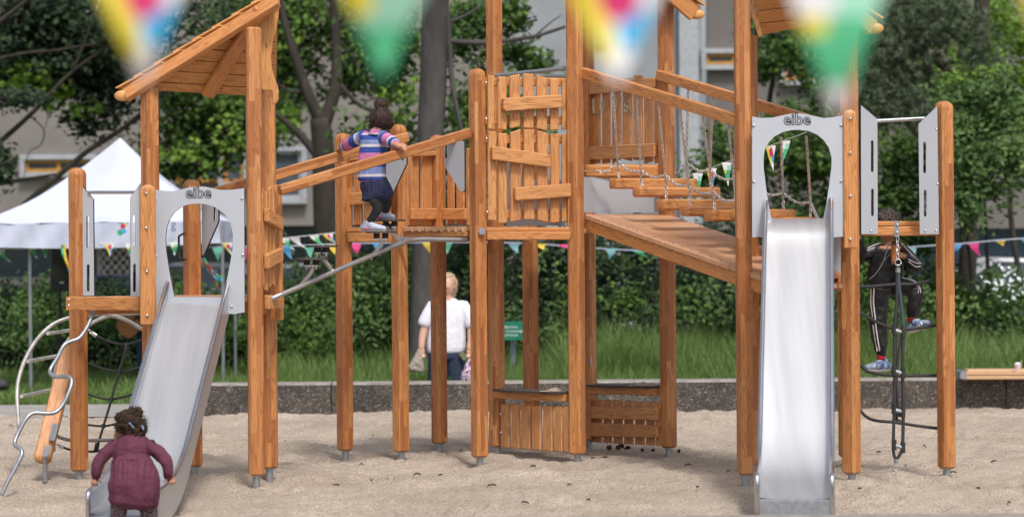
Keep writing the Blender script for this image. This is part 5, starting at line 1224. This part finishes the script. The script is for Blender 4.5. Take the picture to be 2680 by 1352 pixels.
for P_ in ([(300,1166,.02,18),(280,1182,.0,18),(260,1206,-.03,17),(253,1228,-.05,15),(251,1246,-.045,12)],[(388,1166,.02,19),(412,1182,.0,19),(434,1204,-.03,17),(440,1226,-.04,15),(440,1246,-.03,12)]):
    blob('sleeve',s0,[('t',P_)],.0055,mW,T,sm=2,noise=(.008,.03))
b=MB()
for cx,cy in ((293,1158),(399,1158)):
    tube(b,[WD(cx+(-8 if cx<340 else 8)*math.sin(t*1.5)*.6+3*math.sin(t*9),cy-9+t*22,s0,.02+.04*t-.03) for t in np.linspace(0,1,9)],.010,6,2,flat=.3)
b.build('shoulder_frill',mW,T,smooth=True)
b=MB(); tube(b,[WD(x,1201+abs(x-345)*.10,s0,-.135*math.sqrt(max(0,1-((x-345)/56)**2))-.0) for x in range(293,400,8)],.005,6,2); b.build('waist_seam',mW,T,smooth=True)
mL=pm('patterned_leggings',(.030,.018,.026),(.30,.22,.27),130,rough=.85,ms=(.50,.56))
blob('leggings',s0,[('t',[(318,1296,-.08,27),(311,1330,-.06,23),(309,1372,-.04,19)]),('t',[(380,1296,-.08,28),(388,1330,-.06,24),(392,1372,-.04,19)])],.006,mL,T,sm=2)
b=MB(); 
for x,d in ((309,-.0),(392,.0)): ball(b,WD(x,1368,s0,.02),(.045,.085,.03),12,8)
b.build('shoe',M_dark,T,smooth=True)
hr=blob('hair',s0,[('e',(340,1108,.07),(38,39,38)),('e',(356,1122,.04),(30,30,30)),('e',(335,1094,.07),(32,32,26)),('e',(350,1082,.06),(24,22,18)),('e',(345,1130,.02),(30,14,14))],.006,H_curl,T,sm=1,noise=(.03,.014))
strands('curls',(345,1112,.06),s0,(39,39,37),900,.045,H_curl,hr,8,.1); strands('curls',(352,1080,.06),s0,(20,18,14),260,.04,H_curl,hr,9,-.2)
for (x0,y0,x1,y1) in ((338,1104,351,1119),(372,1112,376,1124)):
    b=MB(); beam(b,WD(x0,y0,s0,-.042),WD(x1,y1,s0,-.048),.012,.006,ch=.002,dome1=.006); b.build('hair_clip',pm('clip_blue',(.25,.38,.62),rough=.3),hr)
# ---- boy in the black tracksuit
s0=324; T=thing('person','boy in a black tracksuit standing in the ropes with an ice cream cone','person',W(2310,980,325))
mT=pm('black_tracksuit',(.007,.007,.009),(.013,.013,.016),12,rough=.55,bump=.5,bscale=14,bd=.015); mWs=pm('track_stripe',(.66,.62,.64),rough=.7)
blob('body',s0,[('e',(2324,592,0),(30,32,40)),('t',[(2324,622,.0,13),(2325,645,.01,14)]),('t',[(2326,650,.01,34),(2325,700,.01,36),(2322,745,.01,32)],.7)]+face(2324,594,0,30,s0)+
 [('t',[(2295,653,.02,8),(2272,663,.0,8),(2256,667,-.02,8),(2250,650,-.06,8),(2246,622,-.11,8)]),('t',[(2358,652,0,8),(2378,673,-.02,8),(2397,697,-.05,8),(2386,690,-.11,8),(2366,671,-.17,8)]),
 ('t',[(2305,755,0,15),(2300,800,.01,13),(2298,850,.02,12),(2304,925,.02,9)]),('t',[(2340,752,0,13),(2372,752,-.12,12),(2392,764,-.20,10),(2390,800,-.18,9),(2387,832,-.14,9)]),
 ('e',(2358,668,-.19),(9,7,8)),('e',(2244,615,-.12),(7,7,9))]+fingers((2353,668,-.21),[((2344,662,-.23),(2336,661,-.22)),((2344,668,-.24),(2338,668,-.22)),((2345,674,-.23),(2340,675,-.22)),((2348,680,-.22),(2344,682,-.21))],2.5)+fingers((2356,662,-.19),[((2350,656,-.2),(2343,654,-.21))],2.6),.0045,SK1,T,sm=2)
eyes(2324,594,0,30,s0,T)
blob('jacket',s0,[('t',[(2324,640,.0,20),(2325,650,.01,38),(2322,680,.01,46),(2316,715,.01,48),(2314,745,.01,42),(2314,752,.01,38)],.7)],.005,mT,T,sm=2,noise=(.012,.05))
blob('sleeve',s0,[('t',[(2295,651,.02,16),(2272,662,.0,17),(2256,668,-.02,17),(2250,650,-.06,15),(2247,630,-.10,12)])],.005,mT,T,sm=2,noise=(.008,.03)); blob('sleeve',s0,[('t',[(2358,650,0,17),(2378,672,-.02,18),(2398,698,-.05,19),(2386,690,-.11,16),(2373,677,-.16,12)])],.005,mT,T,sm=2,noise=(.008,.03))
blob('trousers',s0,[('t',[(2322,742,.01,38),(2322,762,.01,37)],.7),('t',[(2304,755,0,27),(2300,800,.01,25),(2298,850,.02,23),(2304,900,.02,20),(2306,922,.02,14)]),('t',[(2340,752,0,25),(2372,750,-.12,24),(2394,762,-.20,22),(2392,800,-.18,19),(2387,822,-.14,15)])],.005,mT,T,sm=3,noise=(.014,.045))
def stripe(L_,n='stripe',r=.0065): b=MB(); tube(b,[WD(x,y,s0,d) for x,y,d in L_],r,5,3,flat=.5,ref=(0,1,0)); b.build(n,mWs,T)
for o in (0,7):
    stripe([(2281+o,750,-.03-.004*o),(2279+o,790,-.035-.004*o),(2284+o*.9,830,-.03-.003*o),(2286+o,860,-.03-.003*o),(2293+o*.9,900,-.02-.003*o),(2296+o,918,-.02)])
    stripe([(2362,727+o,-.10),(2385,732+o*.8,-.19),(2403-o*.3,744+o*.6,-.245),(2409-o,765,-.25),(2406-o,790,-.235),(2401-o,815,-.19)])
    stripe([(2358+o*.4,634+o*.8,-.03),(2374+o*.2,652+o*.5,-.07),(2394,672+o,-.10),(2410-o*.5,690+o*.3,-.10)],r=.005)
    stripe([(2412-o*.3,688+o*1.2,-.12),(2398-o*.3,688+o*1.3,-.15),(2378,678+o*.8,-.20)],r=.005)
    stripe([(2304-o*.3,636+o,-.01),(2288,641+o,-.03),(2270,650+o*.8,-.06)],r=.005)
b=MB(); tube(b,[WD(x,y,s0,-.125) for x,y in ((2324,643),(2318,665),(2311,685),(2295,712),(2275,731))],.0035,5,3); tube(b,[WD(x,y,s0,-.13) for x,y in ((2311,685),(2322,672),(2333,660))],.002,5,2); b.build('zip',M_galv,T)
mRed=pm('red_sock',(.55,.02,.03),(.5,.02,.03),5,rough=.9)
b=MB(); tube(b,[WD(2305,918,s0,.02),WD(2306,945,s0,.02)],.033,12,1); tube(b,[WD(2386,820,s0,-.14),WD(2386,842,s0,-.14)],.030,12,1); b.build('sock',mRed,T,smooth=True)
mBl=pm('shoe_blue',(.10,.17,.38),(.32,.38,.46),26,rough=.7,ms=(.45,.52))
for h,t_,d0,d1 in (((2322,967),(2270,968),.03,-.08),((2382,868),(2430,852),-.12,-.24)):
    o=shoe(T,h,t_,s0,d0,d1,23,(mBl,M_sole)); b=MB(); sg=1 if t_[0]>h[0] else -1
    for k in range(3):
        x=h[0]+(t_[0]-h[0])*(.38+.13*k); y=h[1]+(t_[1]-h[1])*(.38+.13*k); dd=d0+(d1-d0)*(.38+.13*k)-.038; tube(b,[WD(x-3*sg,y-16,s0,dd+.012),WD(x+1*sg,y-8,s0,dd)],.0055,5,1)
    b.build('stripe',M_plastic,o); b=MB(); tube(b,[WD(h[0]-3*sg,h[1]-24,s0,d0-.02),WD(h[0]-7*sg,h[1]-30,s0,d0-.02)],.006,6,1); b.build('heel_tab',c_grn,o)
hr=blob('hair',s0,[('e',(2324,578,-.015),(33,35,30)),('e',(2310,566,-.02),(20,20,16)),('e',(2338,568,-.02),(20,20,16)),('e',(2324,585,.05),(32,24,28))],.005,H_black,T,sm=1,noise=(.022,.012))
strands('hair_tips',(2324,574,.01),s0,(33,33,27),700,.05,H_black,hr,12,.5,side=.0)
q=WD(2335,693,s0,-.235); IC=thing('ice_cream_cone','waffle cone with ice cream held in the climbing boy\'s hand','ice cream',q)
mC=pm('waffle',(.55,.24,.08),(.40,.15,.05),120,rough=.8,bump=.8,bscale=90,bd=.004)
b=MB(); tube(b,[q,WD(2340,668,s0,-.235),WD(2346,642,s0,-.235)],[.004,.026,.044],16,2); b.build('cone',mC,IC,smooth=True)
b=MB(); ball(b,WD(2346,637,s0,-.235),(.042,.042,.03)); b.build('ice_cream',pm('ice_brown',(.10,.05,.03),rough=.5),IC,smooth=True)
# ---- woman behind the wall
s0=232; T=thing('person','blonde woman in a white t-shirt and navy trousers standing behind the kerb wall','person',W(1172,1066,232))
blob('body',s0,[('e',(1172,746,0),(20,22,28)),('t',[(1172,768,.0,11),(1172,790,.01,13)]),('t',[(1172,797,.01,30),(1171,850,.0,40),(1168,905,.0,40)],.55)]+face(1172,748,0,20,s0)+
 [('t',[(1134,802,.02,9),(1115,845,0,11),(1106,880,-.03,10),(1103,908,-.06,8)]),('t',[(1210,802,.02,9),(1230,845,.0,11),(1233,885,-.03,10),(1229,910,-.06,8)]),
  ('t',[(1150,925,.0,17),(1145,990,.0,14),(1143,1056,.02,11)]),('t',[(1188,925,.0,17),(1192,990,.0,14),(1193,1056,.02,11)]),('e',(1104,918,-.06),(8,7,11)),('e',(1228,920,-.06),(8,7,11))]
 +fingers((1104,922,-.07),[((1104,930,-.09),(1107,935,-.10)),((1108,930,-.09),(1110,935,-.1)),((1100,929,-.08),(1103,934,-.09)),((1111,928,-.07),(1113,933,-.08))],2.2)+fingers((1100,915,-.07),[((1097,923,-.09),(1099,930,-.1))],2.4)
 +fingers((1228,924,-.07),[((1228,932,-.09),(1225,936,-.10)),((1224,931,-.09),(1222,935,-.1)),((1232,930,-.08),(1229,935,-.09)),((1220,929,-.07),(1219,934,-.08))],2.2)+fingers((1232,916,-.07),[((1235,924,-.09),(1233,930,-.1))],2.4),.007,SK3,T,sm=2)
eyes(1172,748,0,20,s0,T)
mTs=pm('white_tshirt',(.72,.73,.80),(.68,.69,.77),3,rough=.85,bump=.5,bscale=9,bd=.02)
blob('t_shirt',s0,[('t',[(1172,780,.0,16),(1172,785,.01,27),(1172,796,.01,42),(1171,830,.0,47),(1169,870,.0,50),(1167,905,.0,52),(1167,918,.0,50)],.72),('e',(1138,797,.01),(18,16,12)),('e',(1206,797,.01),(18,16,12))],.008,mTs,T,sm=2,noise=(.008,.09))
for P_ in ([(1136,796,.02,17),(1124,820,.01,19),(1113,842,0,19),(1110,850,0,17)],[(1208,796,.02,17),(1222,820,.01,19),(1232,845,0,19),(1234,852,0,17)]): blob('sleeve',s0,[('t',P_)],.008,mTs,T,sm=2)
mN=pm('navy_trousers',(.015,.026,.058),(.022,.036,.075),10,rough=.8)
blob('trousers',s0,[('t',[(1168,905,.0,47),(1169,935,0,47)],.7),('t',[(1148,925,.0,28),(1144,990,.0,24),(1143,1050,.02,17)]),('t',[(1190,925,.0,28),(1193,990,.0,24),(1194,1050,.02,17)])],.009,mN,T,sm=2)
b=MB(); 
for x in (1143,1194): ball(b,WD(x,1062,s0,-.05),(.05,.12,.04),12,8)
b.build('shoe',M_dark,T,smooth=True)
hr=blob('hair',s0,[('e',(1172,738,.03),(23,23,25)),('e',(1186,745,.02),(12,18,24)),('e',(1158,745,.02),(12,18,24)),('e',(1184,764,.03),(9,12,14))],.007,H_blond,T,sm=1,noise=(.028,.03))
strands('locks',(1174,742,.03),s0,(22,22,26),500,.06,H_blond,hr,22,.3)
def bag(label,xc,yt,yb,wt,wb,mat,d=-.08):
    p=WD(xc,yb,s0,d); T=thing('bag',label,'bag',p); 
    o=blob('sack',s0,[('t',[(xc+6,yt,d,wt*.25),(xc+3,yt+(yb-yt)*.35,d,wt*.5),(xc,yt+(yb-yt)*.75,d,wb*.5),(xc,yb-4,d,wb*.48)],.4)],.007,mat,T,sm=2,noise=(.025,.06))
    b=MB(); tube(b,[WD(xc+4,yt+4,s0,d),WD(xc+8,yt-6,s0,d),WD(xc+12,yt+3,s0,d)],.005,6,4); b.build('handle',mat,T,smooth=True)
bag('beige cloth bag hanging from the blonde woman\'s hand',1092,918,972,26,44,pm('beige_cloth',(.36,.31,.26),(.30,.26,.22),12,rough=.9))
mSp,nt_,p_=newmat('spotted_fabric'); tc=N(nt_,'ShaderNodeTexCoord'); v_=N(nt_,'ShaderNodeTexVoronoi',Scale=26); nt_.links.new(tc.outputs['Object'],v_.inputs['Vector']); r_=ramp(nt_,[(.18,(.62,.45,.60)),(.24,(.02,.02,.04)),(.42,(.02,.02,.04)),(.5,(.62,.45,.60))]); nt_.links.new(v_.outputs['Distance'],r_.inputs[0]); nt_.links.new(r_.outputs[0],p_.inputs['Base Color'])
bag('pink and black leopard spotted bag at the blonde woman\'s side',1224,945,1006,28,44,mSp)
b=MB(); beam(b,WD(1206,922,s0,-.13),WD(1219,940,s0,-.13),.07,.012,up=Vector((.5,-1,.3))); tag(b.build('wallet',pm('olive_wallet',(.12,.12,.06),rough=.5)),'small olive wallet held together with the spotted bag','wallet')
# ---- musician behind the left tower, mostly hidden
s0=190; T=thing('person','person in dark blue jeans standing behind the slide with a guitar','person',W(372,985,s0))
blob('body',s0,[('e',(386,668,0),(15,16,21)),('t',[(386,686,0,8),(386,702,0,10)]),('t',[(386,705,0,28),(386,750,0,30),(386,815,0,26)],.6),('t',[(360,712,0,11),(350,760,-.05,10),(352,800,-.15,8)]),('t',[(412,712,0,11),(424,760,-.05,10),(410,790,-.2,8)]),
 ('t',[(376,820,0,17),(374,900,0,13),(372,975,0,9)]),('t',[(398,820,0,17),(400,900,0,13),(402,975,0,9)]),('e',(352,806,-.17),(6,6,8)),('e',(408,794,-.22),(6,6,8))]+face(386,670,0,15,s0)+fingers((352,808,-.18),[((352,816,-.2),(354,820,-.2)),((355,815,-.2),(357,819,-.2)),((349,815,-.2),(350,819,-.2)),((358,812,-.2),(361,815,-.2)),((348,806,-.2),(345,811,-.2))],1.9),.009,SK3,T,sm=2)
mJ=pm('blue_jeans',(.018,.035,.085),(.03,.05,.11),20,rough=.85); mSh=pm('dark_shirt',(.03,.035,.05),rough=.8)
blob('jeans',s0,[('t',[(387,805,0,28),(387,825,0,28)],.7),('t',[(376,825,0,20),(373,900,0,16),(371,968,0,13)]),('t',[(398,825,0,20),(401,900,0,16),(403,968,0,13)])],.01,mJ,T,sm=2)
blob('shirt',s0,[('t',[(386,698,0,14),(386,708,0,31),(386,760,0,33),(386,812,0,30)],.66),('t',[(360,712,0,14),(350,758,-.04,13),(351,785,-.1,12)]),('t',[(412,712,0,14),(424,758,-.04,13),(414,782,-.14,12)])],.01,mSh,T,sm=2)
blob('hair',s0,[('e',(386,660,.03),(17,18,17))],.01,H_dark,T,sm=1)
b=MB(); 
for x in (371,403): ball(b,WD(x,980,s0,-.04),(.05,.12,.045),12,8)
b.build('shoe',M_dark,T,smooth=True)
GT=thing('guitar','orange-brown guitar body hanging in front of the person in jeans','guitar',WD(335,885,s0,-.25)); mG=pm('guitar_wood',(.40,.15,.035),(.30,.10,.025),3,rough=.3,stretch=(1,1,8))
prof=[]
for k in range(28):
    a=2*PI*k/28; r=1+.16*math.cos(2*a); prof.append(WD(336+28*math.cos(a)*r*.98,853+30*math.sin(a)*(1-.08*math.sin(3*a)),s0,-.26))
b=MB(); prism(b,prof,(0,1,0),.09); b.build('guitar_body',mG,GT,bevel=.006)
b=MB(); beam(b,WD(350,836,s0,-.28),WD(420,780,s0,-.28),.03,.045,up=Vector((0,-1,0))); b.build('neck',M_dark,GT)
# ================= bunting =================
def hexa(mb,c,r,ux,uz,mi,d): 
    n=ux.cross(uz); vs=[c+ux*(r*math.cos(PI*k/3))+uz*(r*math.sin(PI*k/3))+n*d for k in range(6)]; mb.add(vs,[tuple(range(6))],None,mi)
MF=[c_wht,c_yel,c_mag,c_cyn,c_grn,c_org]
def flag(T,c,w_,h,kind,ux=Vector((1,0,0)),uz=Vector((0,0,1)),curl=0,seed=0,mat=None,grp=None):
    """pennant hanging from c (middle of its top edge)"""
    b=MB(); rs=random.Random(seed); nrm=ux.cross(uz); n=8
    def P_(u,v,d=0):      # u -.5..5 across, v 0 top..1 tip
        ww=(1-v*.985); sw_=curl*v*v
        return c+ux*(u*w_*ww+sw_*w_)-uz*(v*h)+nrm*(.10*w_*math.sin(v*4+seed)*v+d)
    def quad(region,mi,d):   # polygon given as (u,v) in flag space, clipped by construction
        for sg in (0,1): b.add([P_(u,v,d if sg==0 else -d) for u,v in (region if sg==0 else region[::-1])],[tuple(range(len(region)))],None,mi)
    th=.0006
    if kind=='plain':
        for i in range(n): quad([(-.5,i/n),(.5,i/n),(.5,(i+1)/n),(-.5,(i+1)/n)],0,th)
        return b.build('pennant',mat,T)
    rows=24; colsn=14
    for i in range(rows):
        for j in range(colsn):
            u0=-.5+j/colsn; u1=u0+1/colsn; v0=i/rows; v1=v0+1/rows; u=(u0+u1)/2; v=(v0+v1)/2; X=u*(1-v); m=0
            if kind=='hex':
                if X<-.02 and v>.12 and v<.80 and X> -.5+.5*v-.02+.0*0: m=1
                if X<-.16 and v<.4: m=1
                if (X-.17)**2*1.0+(v-.52)**2*.8<.030: m=3
                if (X-.02)**2+(v-.26)**2*.85<.034: m=2
                if v>.78: m=0
            elif kind=='grn2':
                m=0 if v<.2 else (6 if v<.58 else 4)
                if v<.5 and X<-.1: m=1
            else:
                if v>.33 and v<.80: m=4
                if v<=.33 and v>.12 and X>-.05*0: m=6 if X>.0 else 1
                if v>.33 and v<.46 and X<-.08: m=1
                if v<=.14: m=0
                if v>=.80: m=0
            quad([(u0,v0),(u1,v0),(u1,v1),(u0,v1)],m,th)
    return b.build('pennant',MF+[c_mint],T)
c_mint=pm('print_mint',(.30,.62,.47),rough=.6)
mStr=pm('white_tape',(.62,.62,.66),rough=.7); mStrL=pm('lilac_tape',(.40,.42,.55),rough=.7)
def string(name,label,P_,r,mat,grp=None):
    T=thing(name,label,'bunting',P_[0],grp); b=MB(); tube(b,P_,r,5,4,flat=.3,ref=(0,1,0)); b.build('string',mat,T); return T
# out of focus flags close to the camera
sF=1800
T=string('bunting','big blurred printed pennants hanging very close to the camera along the top edge',[W(-400,-90,sF),W(372,-75,sF),W(1000,-85,sF),W(1615,-80,sF),W(2170,-82,sF),W(2900,-95,sF)],.004,mStr,)
for k,(x,tip,wd,kind) in enumerate(((370,215,285,'hex'),(1003,200,300,'grn2'),(1612,222,300,'hex'),(2188,305,300,'grn'),(2790,300,300,'hex'))):
    yt={0:-90,1:-115,2:-85,3:-90,4:-120}[k]
    flag(T,W(x,yt,sF),wd/sF,(tip-yt)/sF,kind,seed=k*2,curl=.0)
# bunting seen through the chain bridge
T=string('bunting','small printed pennants on a white cord behind the log chain bridge',[W(1765,474,285),W(1830,450,286),W(1910,421,288),W(2006,385,292),W(2060,365,294),W(2112,346,296)],.004,mStr)
for k,(x,y,kind,cv_) in enumerate(((1826,453,'grn',0),(1862,440,'hex',0),(1903,425,'grn',.1),(2017,381,'hex',.25),(2055,368,'grn',-.5))): flag(T,W(x,y,289),27/289,(62 if k<3 else 66)/289,kind,seed=k,curl=cv_)
# tent bunting
T=string('bunting','printed pennants strung below the edge of the white tent',[W(-20,650,209),W(60,652,209),W(90,645,208),W(260,637,206),W(440,634,204),W(620,636,200)],.005,mStr)
for k,(x,y,kind,cv_) in enumerate(((0,652,'grn',1.2),(82,643,'grn',.7),(117,641,'grn',.1),(287,637,'hex',0),(340,637,'grn',0),(456,634,'grn',0),(596,636,'hex',.6))): flag(T,W(x,y,205-k*.5+3),25/205,34/205,kind,seed=k+3,curl=cv_)
cols=[(pm('flag_blue',(.07,.28,.55),rough=.6)),(pm('flag_pink',(.72,.05,.26),rough=.6)),(pm('flag_yellow',(.72,.52,.05),rough=.6)),(pm('flag_mint',(.13,.42,.32),rough=.6)),(pm('flag_teal',(.20,.42,.45),rough=.6)),c_grn]
T=string('bunting','coloured pennants on a lilac cord running behind all the towers',[W(380,650,200),W(560,646,200),W(745,644,200),W(930,637,200),W(1130,634,200),W(1360,636,200),W(1600,652,200),W(1750,657,200),W(2050,662,202),W(2280,655,202),W(2400,645,203),W(2520,637,203),W(2620,628,203),W(2760,618,203)],.010,mStrL)
for k,(x,y,m_,cv_,h) in enumerate(((425,640,0,.1,36),(570,648,3,0,34),(640,648,1,0,36),(750,645,0,.5,34),(810,642,3,.1,34),(872,640,2,.3,30),(932,637,1,.1,30),(990,636,0,.0,32),(1120,634,2,.3,30),(1170,634,3,0,30),(1345,638,4,.4,24),(1415,637,2,.3,18),(1475,639,1,.5,14),(1600,650,4,-.2,28),(1672,656,5,.9,18),(1792,660,2,0,24),(2252,657,0,.3,20),(2330,652,2,.8,14),(2385,646,4,.4,34),(2505,638,0,-.2,24),(2548,634,1,.7,38),(2618,629,2,.3,14),(2684,624,4,.6,20))): flag(T,W(x,y,201),30/201,h/201,'plain',seed=k,curl=cv_,mat=cols[m_])
T=string('bunting','white fluttering bunting between the left tower and the second tall post',[W(735,624,205),W(790,618,205),W(850,612,205),W(905,606,205)],.006,mStr)
for k,(x,y,kind,cv_) in enumerate(((745,624,'grn',1.0),(772,621,'plain',1.2),(822,615,'grn',1.2),(858,611,'hex',1.2))): flag(T,W(x,y,205),27/205,30/205,kind,seed=k+9,curl=cv_,mat=mStr)
# ================= things on the sand =================
mCone=pm('cone_scales',(.22,.125,.075),(.08,.045,.030),50,rough=.9)
def pinecone(px,py,label,sc=1.0):
    s=(py-600+RL*(px-1340))/2.0*1.004; p=W(px,py,s); p.z=.012; T=thing('pine_cone',label,'pine cone',p,'pine cones under the low picket panels')
    b=MB(); rs=random.Random(int(px)); ax=Vector((rs.uniform(-1,1),rs.uniform(-1,1),.3)).normalized(); _,a,c=frame(ax,up)
    for k in range(46):
        t=k/45; an=k*2.4; r=.026*sc*math.sin(.35+t*2.5); ctr=p+Vector((0,0,.018*sc))+ax*((t-.5)*.055*sc); d=(a*math.cos(an)+c*math.sin(an)); q_=ctr+d*r; tn=ax.cross(d)
        b.add([ctr+tn*.004*sc,ctr-tn*.004*sc,q_-tn*.010*sc+ax*.004,q_+ax*.010*sc,q_+tn*.010*sc+ax*.004],[(0,1,2,3,4)]); b.add([ctr+tn*.004*sc,ctr-tn*.004*sc,q_-tn*.010*sc-ax*.004,q_+tn*.010*sc-ax*.004],[(3,2,1,0)])
    b.build('scales',mCone,T)
pcl=[(1594,1176,'leftmost pine cone of the row below the right low picket panel'),(1618,1175,'pine cone touching a second one in the middle of the row'),(1627,1171,'pine cone sitting just behind its neighbour in the row'),(1642,1177,'round pine cone right of the pair in the row'),(1681,1180,'small broken pine cone right of the row, left of the middle post foot'),(1709,1181,'small pine cone nearest the right post foot, inside the play corner'),(1777,1183,'lone pine cone right of the post foot beyond the panels'),(1552,1207,'solid round pine cone nearer the camera, left one of two'),(1584,1205,'open spiky pine cone nearer the camera, right one of two')]
for k,(x,y,l) in enumerate(pcl): pinecone(x,y,l,.55 if k in (4,5,6) else .85)
mLd=pm('dry_leaf',(.12,.07,.04),(.06,.035,.02),30,rough=.9); mLg=pm('green_leaf',(.10,.17,.04),(.20,.26,.06),30,rough=.8)
def fallen(px,py,sz,mat,label,grp):
    s=(py-600+RL*(px-1340))/2.0; p=W(px,py,s); hz=float(sandh(np.array([p.x]),np.array([p.y]))[0]); p.z=hz+.006; b=MB(); rs=random.Random(int(px*7+py)); a=rs.uniform(0,3.1); n=7; vs=[];L_=sz
    for i in range(n):
        t=i/(n-1); w_=.42*L_*math.sin(PI*min(.97,t+.03)); z=.012*math.sin(t*3+rs.random())+rs.uniform(0,.008); u=Vector((math.cos(a),math.sin(a),0)); v=Vector((-u.y,u.x,0)); c=p+u*((t-.5)*L_)+up*z
        vs+=[c-v*w_*.5+up*.012,c,c+v*w_*.5+up*.010]
    fs=[]
    for i in range(n-1):
        for j in range(2): q_=i*3+j; fs.append((q_,q_+1,q_+4,q_+3))
    b.add(vs,fs); o=b.build('fallen_leaf',mat); tag(o,label,'leaf',grp)
for x,y,z_ in ((975,1148,.07),(1013,1107,.04),(1206,1186,.05),(1490,1278,.05),(1300,1066,.04),(745,1150,.04),(2555,1152,.03),(30,1118,.05)): fallen(x,y,z_,mLg,{975:'large torn green leaf between the left pair of middle posts',1013:'small green leaf on the sand further back, behind the torn green leaf',1206:'curled green leaf right of the short middle post',1490:'yellow green leaf alone on the sand in front of the middle tower',1300:'green leaf at the foot of the kerb wall',745:'thin green sprig beside the left tower posts',2555:'tiny green leaf right of the corner post',30:'green weed on the sand behind the climbing pole'}[x],None)
rsd=random.Random(21)
spots=[(946,1222),(972,1252),(1012,1248),(1092,1250),(1152,1254),(880,1263),(1286,1282),(1375,1318),(1395,1232),(1540,1312),(1662,1200),(1800,1232),(1826,1292),(1905,1248),(2075,1180)]
dl_=['straight below the leftmost tall post of the middle tower','between the left slide and the second tall post','below the second tall post, right one of two','left of the foot of the picket door post','right of the foot of the picket door post','furthest left of those between the slides','in front of the picket door, near the bottom edge','at the very bottom between the slides','between the picket door post and the low picket panel','near the bottom edge below the low picket panels','beside the two pine cones nearer the camera','left of the high slide, beyond the lone pine cone','midway between the low panels and the high slide, near the bottom','closest to the left leg of the high slide','hidden in the shade behind the high slide']
for (x,y),d_ in zip(spots,dl_): fallen(x,y,rsd.uniform(.035,.085),mLd,'dry leaf '+d_,'dry leaves on the sand')
dr_=['under the rope ladder','just right of the rope ladder end ring','left of the right corner post foot','right of the right corner post foot','midway down the sand at the right edge','furthest right, near the kerb wall side','between the high slide and the rope ladder, low in the photo','in the bottom right corner']
for (x,y),d_ in zip(((2300,1190),(2370,1230),(2420,1176),(2495,1240),(2560,1290),(2600,1215),(2250,1290),(2640,1330)),dr_): fallen(x,y,rsd.uniform(.03,.07),mLd,'small brown dry leaf '+d_,'dry leaves on the sand')
# things by the left edge
p=W(8,1022,212); T=thing('rucksack','dark rucksack lying in the grass at the left edge','rucksack',p)
blob('sack',212,[('e',(6,1008,0),(20,16,15)),('e',(-10,1005,0),(20,16,18))],.012,M_rope,T,sm=2,noise=(.02,.05))
b=MB(); tube(b,[W(14,995,212),W(24,1000,210),W(22,1015,209)],.012,6,4); b.build('strap',M_rope,T)
